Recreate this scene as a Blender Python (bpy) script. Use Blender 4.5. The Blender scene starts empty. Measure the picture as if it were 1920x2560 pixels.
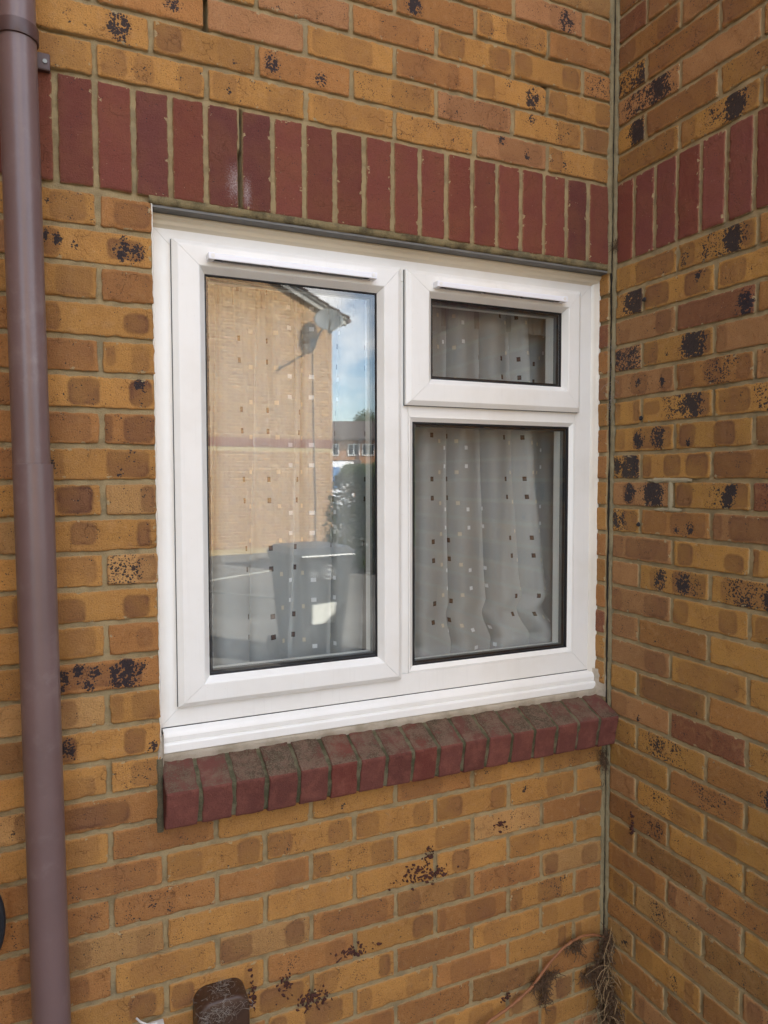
import bpy, bmesh, math, random
import numpy as np
from mathutils import Vector, Matrix

# ------------------------------------------------------------------ camera, world, sun
SC = bpy.context.scene
COL = SC.collection
cam_d = bpy.data.cameras.new("camera")
cam = bpy.data.objects.new("camera", cam_d)
COL.objects.link(cam)
R_ = Vector((0.9131, -0.4077, -0.0020)); U_ = Vector((0.0209, 0.0418, 0.9989)); F_ = Vector((0.4072, 0.9122, -0.0467))
m = Matrix.Identity(4)
for i in range(3):
    m[i][0] = R_[i]; m[i][1] = U_[i]; m[i][2] = -F_[i]
m[0][3], m[1][3], m[2][3] = -1.4351, -1.6246, -0.8236
cam.matrix_world = m
cam_d.sensor_fit = 'HORIZONTAL'; cam_d.sensor_width = 36.0; cam_d.lens = 33.662
cam_d.clip_start = 0.02; cam_d.clip_end = 2000
SC.camera = cam
SC.render.resolution_x = 768; SC.render.resolution_y = 1024
SC.view_settings.view_transform = 'Standard'; SC.view_settings.look = 'None'
SC.view_settings.exposure = 2.34; SC.view_settings.gamma = 1.0
SC.cycles.transparent_max_bounces = 24
SC.cycles.max_bounces = 8

SUN = Vector((0.56, 0.60, 0.60)).normalized()
W = bpy.data.worlds.new("World"); SC.world = W; W.use_nodes = True
nt = W.node_tree; N = nt.nodes; L = nt.links
for n in list(N): N.remove(n)
out = N.new('ShaderNodeOutputWorld'); bg = N.new('ShaderNodeBackground'); bg.inputs[1].default_value = 0.12
sky = N.new('ShaderNodeTexSky'); sky.sky_type = 'NISHITA'; sky.sun_disc = False
sky.sun_elevation = math.asin(SUN.z); sky.sun_rotation = math.atan2(SUN.x, SUN.y)
sky.air_density = 1.0; sky.dust_density = 0.6; sky.ozone_density = 1.5
# clouds of the sky: noise on the view direction flattened onto a cloud layer
tc = N.new('ShaderNodeTexCoord'); sep = N.new('ShaderNodeSeparateXYZ'); L.new(tc.outputs['Generated'], sep.inputs[0])
zc = N.new('ShaderNodeMath'); zc.operation = 'MAXIMUM'; zc.inputs[1].default_value = 0.0; L.new(sep.outputs[2], zc.inputs[0])
za = N.new('ShaderNodeMath'); za.operation = 'ADD'; za.inputs[1].default_value = 0.42; L.new(zc.outputs[0], za.inputs[0])
dx = N.new('ShaderNodeMath'); dx.operation = 'DIVIDE'; L.new(sep.outputs[0], dx.inputs[0]); L.new(za.outputs[0], dx.inputs[1])
dy = N.new('ShaderNodeMath'); dy.operation = 'DIVIDE'; L.new(sep.outputs[1], dy.inputs[0]); L.new(za.outputs[0], dy.inputs[1])
cmb = N.new('ShaderNodeCombineXYZ'); L.new(dx.outputs[0], cmb.inputs[0]); L.new(dy.outputs[0], cmb.inputs[1])
L.new(sep.outputs[2], cmb.inputs[2])
cn = N.new('ShaderNodeTexNoise'); cn.inputs['Scale'].default_value = 2.6; cn.inputs['Detail'].default_value = 9; cn.inputs['Roughness'].default_value = 0.56
L.new(cmb.outputs[0], cn.inputs['Vector'])
cr = N.new('ShaderNodeValToRGB'); cr.color_ramp.elements[0].position = 0.46; cr.color_ramp.elements[1].position = 0.62
L.new(cn.outputs[0], cr.inputs[0])
mx = N.new('ShaderNodeMix'); mx.data_type = 'RGBA'; mx.inputs[7].default_value = (7.6, 7.5, 7.4, 1)
L.new(cr.outputs[0], mx.inputs[0]); L.new(sky.outputs[0], mx.inputs[6]); L.new(mx.outputs[2], bg.inputs[0]); L.new(bg.outputs[0], out.inputs[0])

sd = bpy.data.lights.new("sun", 'SUN'); sd.energy = 4.2; sd.angle = math.radians(0.5); sd.color = (1.0, 0.95, 0.87)
so = bpy.data.objects.new("sun", sd); COL.objects.link(so)
so.rotation_euler = SUN.to_track_quat('Z', 'Y').to_euler()

# ------------------------------------------------------------------ helpers
def tag(o, label=None, cat=None, group=None, kind=None):
    if label: o['label'] = label
    if cat: o['category'] = cat
    if group: o['group'] = group
    if kind: o['kind'] = kind
    return o
def thing(name, label, cat, loc=(0, 0, 0), group=None):
    o = bpy.data.objects.new(name, None); COL.objects.link(o); o.location = loc
    o.empty_display_size = 0.1
    return tag(o, label, cat, group)
def raw(name, V, F, mat, parent=None, smooth=False, loc=None):
    me = bpy.data.meshes.new(name)
    me.from_pydata([tuple(v) for v in V], [], [tuple(f) for f in F]); me.update()
    if mat: me.materials.append(mat)
    if smooth: me.shade_smooth()
    o = bpy.data.objects.new(name, me); COL.objects.link(o)
    if parent:
        o.parent = parent; o.matrix_parent_inverse = Matrix.Translation(-parent.location)
    return o
class MB:
    """collects shapes for ONE mesh"""
    def __init__(s): s.V = []; s.F = []
    def add(s, V, F):
        b = len(s.V); s.V += [tuple(v) for v in V]; s.F += [tuple(i + b for i in f) for f in F]; return s
    def box(s, x0, x1, y0, y1, z0, z1, M=None):
        V = [Vector(p) for p in ((x0,y0,z0),(x1,y0,z0),(x1,y1,z0),(x0,y1,z0),(x0,y0,z1),(x1,y0,z1),(x1,y1,z1),(x0,y1,z1))]
        if M is not None: V = [M @ v for v in V]
        return s.add(V, [(0,3,2,1),(4,5,6,7),(0,1,5,4),(1,2,6,5),(2,3,7,6),(3,0,4,7)])
    def rbox(s, x0, x1, y0, y1, z0, z1, r=0.003, M=None):
        bm = bmesh.new(); bmesh.ops.create_cube(bm, size=1)
        for v in bm.verts:
            v.co = Vector((x0 + (v.co.x + .5) * (x1 - x0), y0 + (v.co.y + .5) * (y1 - y0), z0 + (v.co.z + .5) * (z1 - z0)))
        bmesh.ops.bevel(bm, geom=bm.edges[:], offset=r, segments=2, affect='EDGES', profile=0.5)
        bm.verts.ensure_lookup_table()
        V = [M @ v.co if M is not None else v.co.copy() for v in bm.verts]; F = [[v.index for v in f.verts] for f in bm.faces]
        bm.free(); return s.add(V, F)
    def tube(s, pts, rad, n=8, cap=True):
        pts = [Vector(p) for p in pts]; k = len(pts)
        rads = rad if isinstance(rad, (list, tuple)) else [rad] * k
        V = []; F = []; ref = None
        for i, p in enumerate(pts):
            t = (pts[min(i + 1, k - 1)] - pts[max(i - 1, 0)]).normalized()
            if ref is None:
                ref = Vector((0, 0, 1)) if abs(t.z) < .9 else Vector((1, 0, 0))
            a = t.cross(ref).normalized(); b = t.cross(a).normalized(); ref = b.cross(t) * -1 if False else ref
            for j in range(n):
                th = 2 * math.pi * j / n
                V.append(p + (a * math.cos(th) + b * math.sin(th)) * rads[i])
        for i in range(k - 1):
            for j in range(n):
                F.append((i*n + j, i*n + (j+1) % n, (i+1)*n + (j+1) % n, (i+1)*n + j))
        if cap:
            F.append(tuple(range(n))); F.append(tuple((k-1)*n + j for j in reversed(range(n))))
        return s.add(V, F)
    def extrude(s, prof, axis_pts):
        """prof: closed list of (a,b); axis_pts: two functions mapping (a,b)->3D at both ends"""
        n = len(prof); f0, f1 = axis_pts
        V = [f0(*p) for p in prof] + [f1(*p) for p in prof]
        F = [(i, (i+1) % n, n + (i+1) % n, n + i) for i in range(n)] + [tuple(reversed(range(n))), tuple(range(n, 2*n))]
        return s.add(V, F)
    def build(s, name, mat, parent=None, smooth=False, fix=True, auto=None):
        o = raw(name, s.V, s.F, mat, parent, smooth)
        if fix:
            bm = bmesh.new(); bm.from_mesh(o.data); bmesh.ops.recalc_face_normals(bm, faces=bm.faces[:]); bm.to_mesh(o.data); bm.free()
        if auto: o.data.set_sharp_from_angle(angle=math.radians(auto)) if hasattr(o.data, 'set_sharp_from_angle') else None
        return o

# ---- numpy value noise
_rs = np.random.RandomState(7); _T = _rs.rand(256, 256)
def vn(x, y, s=1.0, o=0):
    x = np.asarray(x) * s + 37.3 * o + 1000; y = np.asarray(y) * s + 11.7 * o + 1000
    xi = np.floor(x).astype(int); yi = np.floor(y).astype(int); fx = x - xi; fy = y - yi
    fx = fx*fx*(3-2*fx); fy = fy*fy*(3-2*fy)
    g = lambda a, b: _T[a % 256, b % 256]
    return (g(xi,yi)*(1-fx)+g(xi+1,yi)*fx)*(1-fy) + (g(xi,yi+1)*(1-fx)+g(xi+1,yi+1)*fx)*fy - .5
def fbm(x, y, s, o=0, k=3):
    r = 0; a = 1
    for i in range(k): r = r + a * vn(x, y, s * 2**i, o + i); a *= .5
    return r

# ------------------------------------------------------------------ materials
def M_new(name):
    mt = bpy.data.materials.new(name); mt.use_nodes = True
    nt = mt.node_tree; 
    for n in list(nt.nodes): nt.nodes.remove(n)
    o = nt.nodes.new('ShaderNodeOutputMaterial'); return mt, nt, o
class G:
    """tiny node graph helper"""
    def __init__(s, nt): s.nt = nt
    def n(s, t, **k):
        x = s.nt.nodes.new('ShaderNode' + t)
        for a, b in k.items():
            if a.startswith('_'): setattr(x, a[1:], b)
        return x
    def set(s, sock, v):
        if hasattr(v, 'is_output') or isinstance(v, bpy.types.NodeSocket): s.nt.links.new(v, sock)
        elif isinstance(v, (tuple, list)) and len(v) == 3 and sock.type == 'RGBA': sock.default_value = (*v, 1)
        else: sock.default_value = v
    def m(s, op, a, b=0.0, c=None, clamp=False):
        x = s.nt.nodes.new('ShaderNodeMath'); x.operation = op; x.use_clamp = clamp
        s.set(x.inputs[0], a); s.set(x.inputs[1], b)
        if c is not None: s.set(x.inputs[2], c)
        return x.outputs[0]
    def mix(s, f, a, b, mode='MIX'):
        x = s.nt.nodes.new('ShaderNodeMix'); x.data_type = 'RGBA'; x.blend_type = mode
        s.set(x.inputs[0], f); s.set(x.inputs[6], a); s.set(x.inputs[7], b); return x.outputs[2]
    def noise(s, vec, scale, detail=3, rough=.55, dist=0.0):
        x = s.nt.nodes.new('ShaderNodeTexNoise'); s.nt.links.new(vec, x.inputs['Vector'])
        x.inputs['Scale'].default_value = scale; x.inputs['Detail'].default_value = detail
        x.inputs['Roughness'].default_value = rough; x.inputs['Distortion'].default_value = dist
        return x.outputs[0]
    def step(s, v, a, b):
        x = s.nt.nodes.new('ShaderNodeMapRange'); x.interpolation_type = 'SMOOTHSTEP'
        s.set(x.inputs[0], v); x.inputs[1].default_value = a; x.inputs[2].default_value = b
        return x.outputs[0]
    def attr(s, name):
        x = s.nt.nodes.new('ShaderNodeAttribute'); x.attribute_name = name; return x
    def sepc(s, c):
        x = s.nt.nodes.new('ShaderNodeSeparateColor'); s.set(x.inputs[0], c); return x.outputs
    def pos(s):
        return s.nt.nodes.new('ShaderNodeNewGeometry').outputs['Position']
    def bump(s, h, dist, strength=1.0, normal=None):
        x = s.nt.nodes.new('ShaderNodeBump'); s.set(x.inputs['Height'], h); x.inputs['Distance'].default_value = dist
        x.inputs['Strength'].default_value = strength
        if normal is not None: s.nt.links.new(normal, x.inputs['Normal'])
        return x.outputs[0]
    def bsdf(s, col, rough, normal=None, spec=0.3, **k):
        x = s.nt.nodes.new('ShaderNodeBsdfPrincipled'); s.set(x.inputs['Base Color'], col); s.set(x.inputs['Roughness'], rough)
        x.inputs['Specular IOR Level'].default_value = spec
        for a, b in k.items(): s.set(x.inputs[a], b)
        if normal is not None: s.nt.links.new(normal, x.inputs['Normal'])
        return x.outputs[0]

MORTAR_C = (0.44, 0.33, 0.175)
def mat_brick(name, kiss=(0.195, 0.088, 0.037), rim=(0.115, 0.045, 0.028), pale=(0.50, 0.28, 0.125), pa=.35):
    mt, nt, o = M_new(name); g = G(nt)
    P = g.pos(); tone = g.attr('tone').outputs['Color']; mk = g.attr('marks')
    r, gg, b = g.sepc(mk.outputs['Color'])[:3]; edge = mk.outputs['Alpha']
    n1 = g.noise(P, 45, 4, .6); n2 = g.noise(P, 330, 3, .6); n3 = g.noise(P, 1400, 2, .5); n4 = g.noise(P, 14, 3, .5)
    # body
    c = g.mix(g.m('MULTIPLY', g.step(n4, .35, .7), .32), tone, g.mix(0.75, tone, (0.30, 0.125, 0.045)))
    c = g.mix(g.m('MULTIPLY', g.step(n1, .50, .75), pa), c, pale)
    c = g.mix(g.m('MULTIPLY', g.step(n2, .46, .72), .55), c, g.mix(.6, c, (0.085, 0.036, 0.015)))
    c = g.mix(g.m('MULTIPLY', g.step(n3, .52, .72), .42), c, (0.62, 0.38, 0.18) if pa > .2 else (0.34, 0.14, 0.10))
    # kiss marks (r: signed distance about .5, gg strength)
    d = g.m('ADD', g.m('SUBTRACT', r, .5), g.m('MULTIPLY', g.m('SUBTRACT', n1, .5), .55))
    d = g.m('ADD', d, g.m('MULTIPLY', g.m('SUBTRACT', n2, .5), .16))
    inside = g.m('SUBTRACT', 1.0, g.step(d, -.20, .14)); inside = g.m('MULTIPLY', inside, g.m('ADD', .72, g.m('MULTIPLY', g.step(n4, .35, .6), .28)))
    ring = g.m('MULTIPLY', g.m('SUBTRACT', 1.0, g.step(g.m('ABSOLUTE', g.m('ADD', d, .16)), .0, .30)), g.step(g.m('ADD', g.m('MULTIPLY', n1, .4), g.m('MULTIPLY', n4, .6)), .42, .62))
    kc = g.mix(g.m('MULTIPLY', g.step(n4, .4, .65), .5), kiss, (0.25, 0.115, 0.06))
    c = g.mix(g.m('MULTIPLY', inside, gg), c, kc)
    c = g.mix(g.m('MULTIPLY', g.m('MULTIPLY', ring, g.m('POWER', gg, 1.6)), .62), c, rim)
    # burnt black speckle
    vo = nt.nodes.new('ShaderNodeTexVoronoi'); nt.links.new(P, vo.inputs['Vector']); vo.inputs['Scale'].default_value = 210
    vo2 = nt.nodes.new('ShaderNodeTexVoronoi'); nt.links.new(P, vo2.inputs['Vector']); vo2.inputs['Scale'].default_value = 95
    vd = g.m('MINIMUM', vo.outputs['Distance'], g.m('ADD', g.m('MULTIPLY', vo2.outputs['Distance'], 1.05), .08))
    vd = g.m('ADD', vd, g.m('MULTIPLY', g.m('SUBTRACT', n2, .5), .5))
    vd = g.m('ADD', vd, g.m('MULTIPLY', g.m('SUBTRACT', n1, .5), 1.1))
    blk = g.m('SUBTRACT', 1.0, g.step(g.m('SUBTRACT', vd, g.m('MULTIPLY', b, .86)), -.07, .06))
    c = g.mix(g.m('MULTIPLY', blk, .93), c, g.mix(g.step(n2, .4, .6), (0.012, 0.015, 0.024), (0.026, 0.022, 0.028)))
    # efflorescence
    ef = g.attr('efflo').outputs['Fac']
    c = g.mix(g.m('MULTIPLY', g.step(g.m('ADD', g.m('MULTIPLY', ef, .50), g.m('MULTIPLY', g.m('SUBTRACT', n2, .5), .9)), .2, .9), .75), c, (0.66, 0.60, 0.60))
    # pale scratches and specks
    vs = nt.nodes.new('ShaderNodeTexVoronoi'); nt.links.new(P, vs.inputs['Vector']); vs.inputs['Scale'].default_value = 55
    c = g.mix(g.m('MULTIPLY', g.m('SUBTRACT', 1.0, g.step(vs.outputs['Distance'], .03, .06)), .6), c, (0.50, 0.40, 0.28))
    # orange worn arris, smeared mortar on the edges
    en = g.m('ADD', edge, g.m('MULTIPLY', g.m('SUBTRACT', n2, .5), .55))
    c = g.mix(g.m('MULTIPLY', g.m('SUBTRACT', 1.0, g.step(en, .05, .38)), .28), c, (0.40, 0.19, 0.075))
    sm = g.m('SUBTRACT', g.m('ADD', edge, g.m('MULTIPLY', g.m('SUBTRACT', 1.0, g.step(n1, .34, .40)), -.7)), g.m('MULTIPLY', n2, .18))
    c = g.mix(g.m('MULTIPLY', g.m('SUBTRACT', 1.0, g.step(sm, -.12, .06)), .85), c, MORTAR_C)
    # creases
    cz = nt.nodes.new('ShaderNodeTexVoronoi'); cz.feature = 'DISTANCE_TO_EDGE'; cz.inputs['Scale'].default_value = 22
    wp = nt.nodes.new('ShaderNodeVectorMath'); wp.operation = 'ADD'; nt.links.new(P, wp.inputs[0])
    nz = nt.nodes.new('ShaderNodeTexNoise'); nt.links.new(P, nz.inputs['Vector']); nz.inputs['Scale'].default_value = 40
    sc = nt.nodes.new('ShaderNodeVectorMath'); sc.operation = 'SCALE'; nt.links.new(nz.outputs['Color'], sc.inputs[0]); sc.inputs['Scale'].default_value = .05
    nt.links.new(sc.outputs[0], wp.inputs[1]); nt.links.new(wp.outputs[0], cz.inputs['Vector'])
    crk = g.m('MULTIPLY', g.m('SUBTRACT', 1.0, g.step(cz.outputs['Distance'], .0, .022)), g.step(n4, .52, .62))
    c = g.mix(g.m('MULTIPLY', crk, .45), c, (0.12, 0.05, 0.02))
    h = g.m('ADD', g.m('ADD', g.m('MULTIPLY', n1, .9), g.m('MULTIPLY', n2, .60)), g.m('MULTIPLY', n3, .30))
    h = g.m('SUBTRACT', h, g.m('MULTIPLY', crk, .35))
    nrm = g.bump(h, .0046, 1.0)
    rg = g.m('SUBTRACT', .86, g.m('MULTIPLY', blk, .25))
    nt.links.new(g.bsdf(c, rg, nrm, spec=.28), o.inputs[0]); return mt

def mat_mortar(name, col=MORTAR_C, dark=(0.19, 0.148, 0.085), amt=.5, green=0.0):
    mt, nt, o = M_new(name); g = G(nt); P = g.pos()
    n1 = g.noise(P, 24, 4, .6); n2 = g.noise(P, 420, 3, .65); n3 = g.noise(P, 6, 3, .5); n5 = g.noise(P, 1300, 2, .6)
    c = g.mix(g.m('MULTIPLY', g.step(n1, .4, .68), amt), col, dark)
    c = g.mix(g.m('MULTIPLY', g.step(n2, .5, .8), .4), c, (0.50, 0.41, 0.26))
    c = g.mix(g.m('MULTIPLY', g.step(n3, .55, .7), .35), c, (0.27, 0.235, 0.155))
    if green: c = g.mix(g.m('MULTIPLY', g.step(n1, .35, .6), green), c, (0.045, 0.05, 0.022))
    nrm = g.bump(g.m('ADD', g.m('MULTIPLY', n2, .9), g.m('ADD', n1, g.m('MULTIPLY', n5, .45))), .0040, 1.0)
    nt.links.new(g.bsdf(c, .95, nrm, spec=.15), o.inputs[0]); return mt

def mat_plain(name, col, rough=.5, spec=.4, var=.0, vscale=8, dirt=None, dscale=30, bump=0.0, bscale=300, **k):
    mt, nt, o = M_new(name); g = G(nt); P = g.pos(); c = col
    if var: 
        n = g.noise(P, vscale, 4, .6); c = g.mix(g.m('MULTIPLY', g.step(n, .35, .7), var), col, tuple(x * .55 for x in col))
    if dirt:
        n = g.noise(P, dscale, 5, .7); c = g.mix(g.m('MULTIPLY', g.step(n, .52, .8), dirt[3]), c, dirt[:3])
    nrm = g.bump(g.noise(P, bscale, 3, .6), bump, .8) if bump else None
    nt.links.new(g.bsdf(c, rough, nrm, spec=spec, **k), o.inputs[0]); return mt

def mat_sill():
    mt, nt, o = M_new('red_sill_brick'); g = G(nt); P = g.pos()
    geo = nt.nodes.new('ShaderNodeNewGeometry'); nz = nt.nodes.new('ShaderNodeSeparateXYZ'); nt.links.new(geo.outputs['True Normal'], nz.inputs[0])
    tone = g.attr('tone').outputs['Color']
    n1 = g.noise(P, 30, 4, .65); n2 = g.noise(P, 300, 4, .65); n4 = g.noise(P, 9, 3, .5); n3 = g.noise(P, 1300, 2, .5)
    up = g.step(nz.outputs[2], .35, .8)
    c = g.mix(g.m('MULTIPLY', g.step(n1, .4, .7), .5), tone, (0.31, 0.115, 0.080))
    c = g.mix(g.m('MULTIPLY', g.step(n2, .48, .74), .55), c, (0.085, 0.030, 0.024))
    moss = g.m('MULTIPLY', up, g.step(g.m('ADD', g.m('MULTIPLY', n4, .6), g.m('ADD', g.m('MULTIPLY', n1, .45), g.m('MULTIPLY', n2, .25))), .50, .68))
    c = g.mix(g.m('MULTIPLY', moss, .82), c, g.mix(g.step(n2, .4, .6), (0.040, 0.036, 0.020), (0.15, 0.135, 0.085)))
    c = g.mix(g.m('MULTIPLY', up, g.m('ADD', .05, g.m('MULTIPLY', g.step(n1, .4, .65), .45))), c, (0.27, 0.155, 0.11))
    vs = nt.nodes.new('ShaderNodeTexVoronoi'); nt.links.new(P, vs.inputs['Vector']); vs.inputs['Scale'].default_value = 90
    c = g.mix(g.m('MULTIPLY', g.m('SUBTRACT', 1.0, g.step(vs.outputs['Distance'], .04, .08)), .5), c, (0.42, 0.22, 0.17))
    nrm = g.bump(g.m('ADD', n1, g.m('ADD', g.m('MULTIPLY', n2, .9), g.m('MULTIPLY', n3, .4))), .0042, 1.0)
    nt.links.new(g.bsdf(c, .85, nrm, spec=.25), o.inputs[0]); return mt

def mat_upvc(name='white_upvc', col=(0.87, 0.855, 0.815), dirt=.25):
    mt, nt, o = M_new(name); g = G(nt); P = g.pos()
    n1 = g.noise(P, 5, 4, .6); n2 = g.noise(P, 160, 4, .7)
    mp = nt.nodes.new('ShaderNodeMapping'); nt.links.new(P, mp.inputs[0]); mp.inputs['Scale'].default_value = (160, 160, 7)
    st = g.noise(mp.outputs[0], 1, 3, .6)
    c = g.mix(g.m('MULTIPLY', g.step(n1, .42, .72), dirt), col, (0.66, 0.61, 0.52))
    c = g.mix(g.m('MULTIPLY', g.step(st, .55, .8), dirt * .5), c, (0.55, 0.53, 0.49))
    c = g.mix(g.m('MULTIPLY', g.step(n2, .66, .74), dirt), c, (0.42, 0.38, 0.32))
    nrm = g.bump(g.m('ADD', g.noise(P, 12, 2, .5), g.m('MULTIPLY', n2, .04)), .0012, .5)
    nt.links.new(g.bsdf(c, .33, nrm, spec=.5), o.inputs[0]); return mt

def mat_glass(name='window_glass', tint=(0.985, 0.992, 0.99), r0=.098):
    mt, nt, o = M_new(name); g = G(nt)
    lw = nt.nodes.new('ShaderNodeLayerWeight'); lw.inputs[0].default_value = .5
    geo = nt.nodes.new('ShaderNodeNewGeometry')
    fr = g.m('ADD', r0, g.m('MULTIPLY', g.m('POWER', lw.outputs['Facing'], 4.0), 1 - r0), clamp=True)
    fr = g.m('MULTIPLY', fr, g.m('SUBTRACT', 1.0, geo.outputs['Backfacing']))
    tr = nt.nodes.new('ShaderNodeBsdfTransparent'); g.set(tr.inputs[0], tint)
    gl = nt.nodes.new('ShaderNodeBsdfGlossy'); gl.inputs['Roughness'].default_value = 0.0; g.set(gl.inputs[0], (1, 1, 1))
    mx = nt.nodes.new('ShaderNodeMixShader'); nt.links.new(fr, mx.inputs[0]); nt.links.new(tr.outputs[0], mx.inputs[1]); nt.links.new(gl.outputs[0], mx.inputs[2])
    nt.links.new(mx.outputs[0], o.inputs[0]); return mt

def mat_net():
    mt, nt, o = M_new('net_curtain_voile'); g = G(nt)
    uv = nt.nodes.new('ShaderNodeUVMap'); uv.uv_map = 'cloth'; s = nt.nodes.new('ShaderNodeSeparateXYZ'); nt.links.new(uv.outputs[0], s.inputs[0])
    U, V = s.outputs[0], s.outputs[1]
    def cell(cx, w, per, vals, pz, hh, soft=.0007):
        a = g.m('WRAP', g.m('SUBTRACT', U, cx), per / 2, -per / 2)
        ax = g.m('SUBTRACT', 1.0, g.step(g.m('ABSOLUTE', a), w / 2 - soft, w / 2 + soft)); tot = None
        for v in vals:
            bz = g.m('WRAP', g.m('SUBTRACT', V, v), pz / 2, -pz / 2)
            az = g.m('SUBTRACT', 1.0, g.step(g.m('ABSOLUTE', bz), hh / 2 - soft, hh / 2 + soft))
            k = g.m('MULTIPLY', ax, az); tot = k if tot is None else g.m('MAXIMUM', tot, k)
        return tot
    PX, PZ = .105, .174
    br = cell(0.0, .0070, PX, (0.0, .053), PZ, .0130)
    hole = cell(0.0, .0046, PX, (0.0, .053), PZ, .0085)
    crm = cell(.022, .0078, PX, (.068, .155), PZ, .0112)
    wh = cell(.042, .0078, PX, (.086, .138), PZ, .0112)
    n = g.noise(uv.outputs[0], 900, 2, .6); n2 = g.noise(uv.outputs[0], 25, 3, .6)
    base = g.mix(n2, (0.93, 0.94, 0.92), (0.97, 0.97, 0.94))
    c = g.mix(crm, base, (0.80, 0.70, 0.55)); c = g.mix(wh, c, (0.93, 0.93, 0.94))
    c = g.mix(br, c, g.mix(hole, (0.045, 0.020, 0.016), (0.13, 0.075, 0.06)))
    al = g.m('ADD', .33, g.m('MULTIPLY', n, .22))
    al = g.m('MAXIMUM', al, g.m('MULTIPLY', crm, .85)); al = g.m('MAXIMUM', al, g.m('MULTIPLY', wh, .95)); al = g.m('MAXIMUM', al, g.m('MULTIPLY', br, .93))
    df = nt.nodes.new('ShaderNodeBsdfDiffuse'); g.set(df.inputs[0], c)
    tl = nt.nodes.new('ShaderNodeBsdfTranslucent'); g.set(tl.inputs[0], c)
    m1 = nt.nodes.new('ShaderNodeMixShader'); m1.inputs[0].default_value = .16; nt.links.new(df.outputs[0], m1.inputs[1]); nt.links.new(tl.outputs[0], m1.inputs[2])
    tr = nt.nodes.new('ShaderNodeBsdfTransparent')
    m2 = nt.nodes.new('ShaderNodeMixShader'); nt.links.new(al, m2.inputs[0]); nt.links.new(tr.outputs[0], m2.inputs[1]); nt.links.new(m1.outputs[0], m2.inputs[2])
    nt.links.new(m2.outputs[0], o.inputs[0]); return mt

def mat_leaf(name, a, b):
    mt, nt, o = M_new(name); g = G(nt)
    geo = nt.nodes.new('ShaderNodeNewGeometry'); c = g.mix(geo.outputs['Random Per Island'], a, b)
    sh = g.bsdf(c, .55, spec=.35); tl = nt.nodes.new('ShaderNodeBsdfTranslucent'); g.set(tl.inputs[0], c)
    mx = nt.nodes.new('ShaderNodeMixShader'); mx.inputs[0].default_value = .3; nt.links.new(sh, mx.inputs[1]); nt.links.new(tl.outputs[0], mx.inputs[2])
    nt.links.new(mx.outputs[0], o.inputs[0]); return mt

B_MAIN = mat_brick('ochre_kissed_brick'); B_RED = mat_brick('red_soldier_brick', kiss=(0.15, 0.04, 0.03), pale=(0.235, 0.080, 0.062), pa=.18)
MORT = mat_mortar('weathered_mortar'); MORT_SILL = mat_mortar('mossy_mortar', col=(0.19, 0.165, 0.10), dark=(0.09, 0.08, 0.05), green=.6)
MORT_PALE = mat_mortar('pale_cement', col=(0.62, 0.54, 0.43), dark=(0.36, 0.29, 0.20), amt=.5)
SILLM = mat_sill(); UPVC = mat_upvc(); UPVC_CREAM = mat_upvc('cream_upvc_trim', (0.66, 0.58, 0.44), .3)
SEALM = mat_upvc('cream_sealant', (0.78, 0.73, 0.64), .6)
GASK = mat_plain('black_rubber', (0.012, 0.012, 0.014), .5)
SPACER = mat_plain('grey_spacer_bar', (0.16, 0.17, 0.17), .35, Metallic=.6)
GLASS = mat_glass(); NET = mat_net()
PIPE = mat_plain('brown_pvc', (0.158, 0.099, 0.094), .36, .6, var=.35, vscale=5, dirt=(0.25, 0.19, 0.18, .45), dscale=14, bump=.0006, bscale=60)
PIPE_D = mat_plain('brown_pvc_fitting', (0.085, 0.045, 0.042), .42, .5, var=.3, vscale=20, dirt=(0.17, 0.12, 0.11, .4), dscale=40)
STEEL = mat_plain('dull_steel_lintel', (0.17, 0.165, 0.155), .6, .4, var=.4, vscale=14, dirt=(0.20, 0.16, 0.09, .6), dscale=25)

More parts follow.
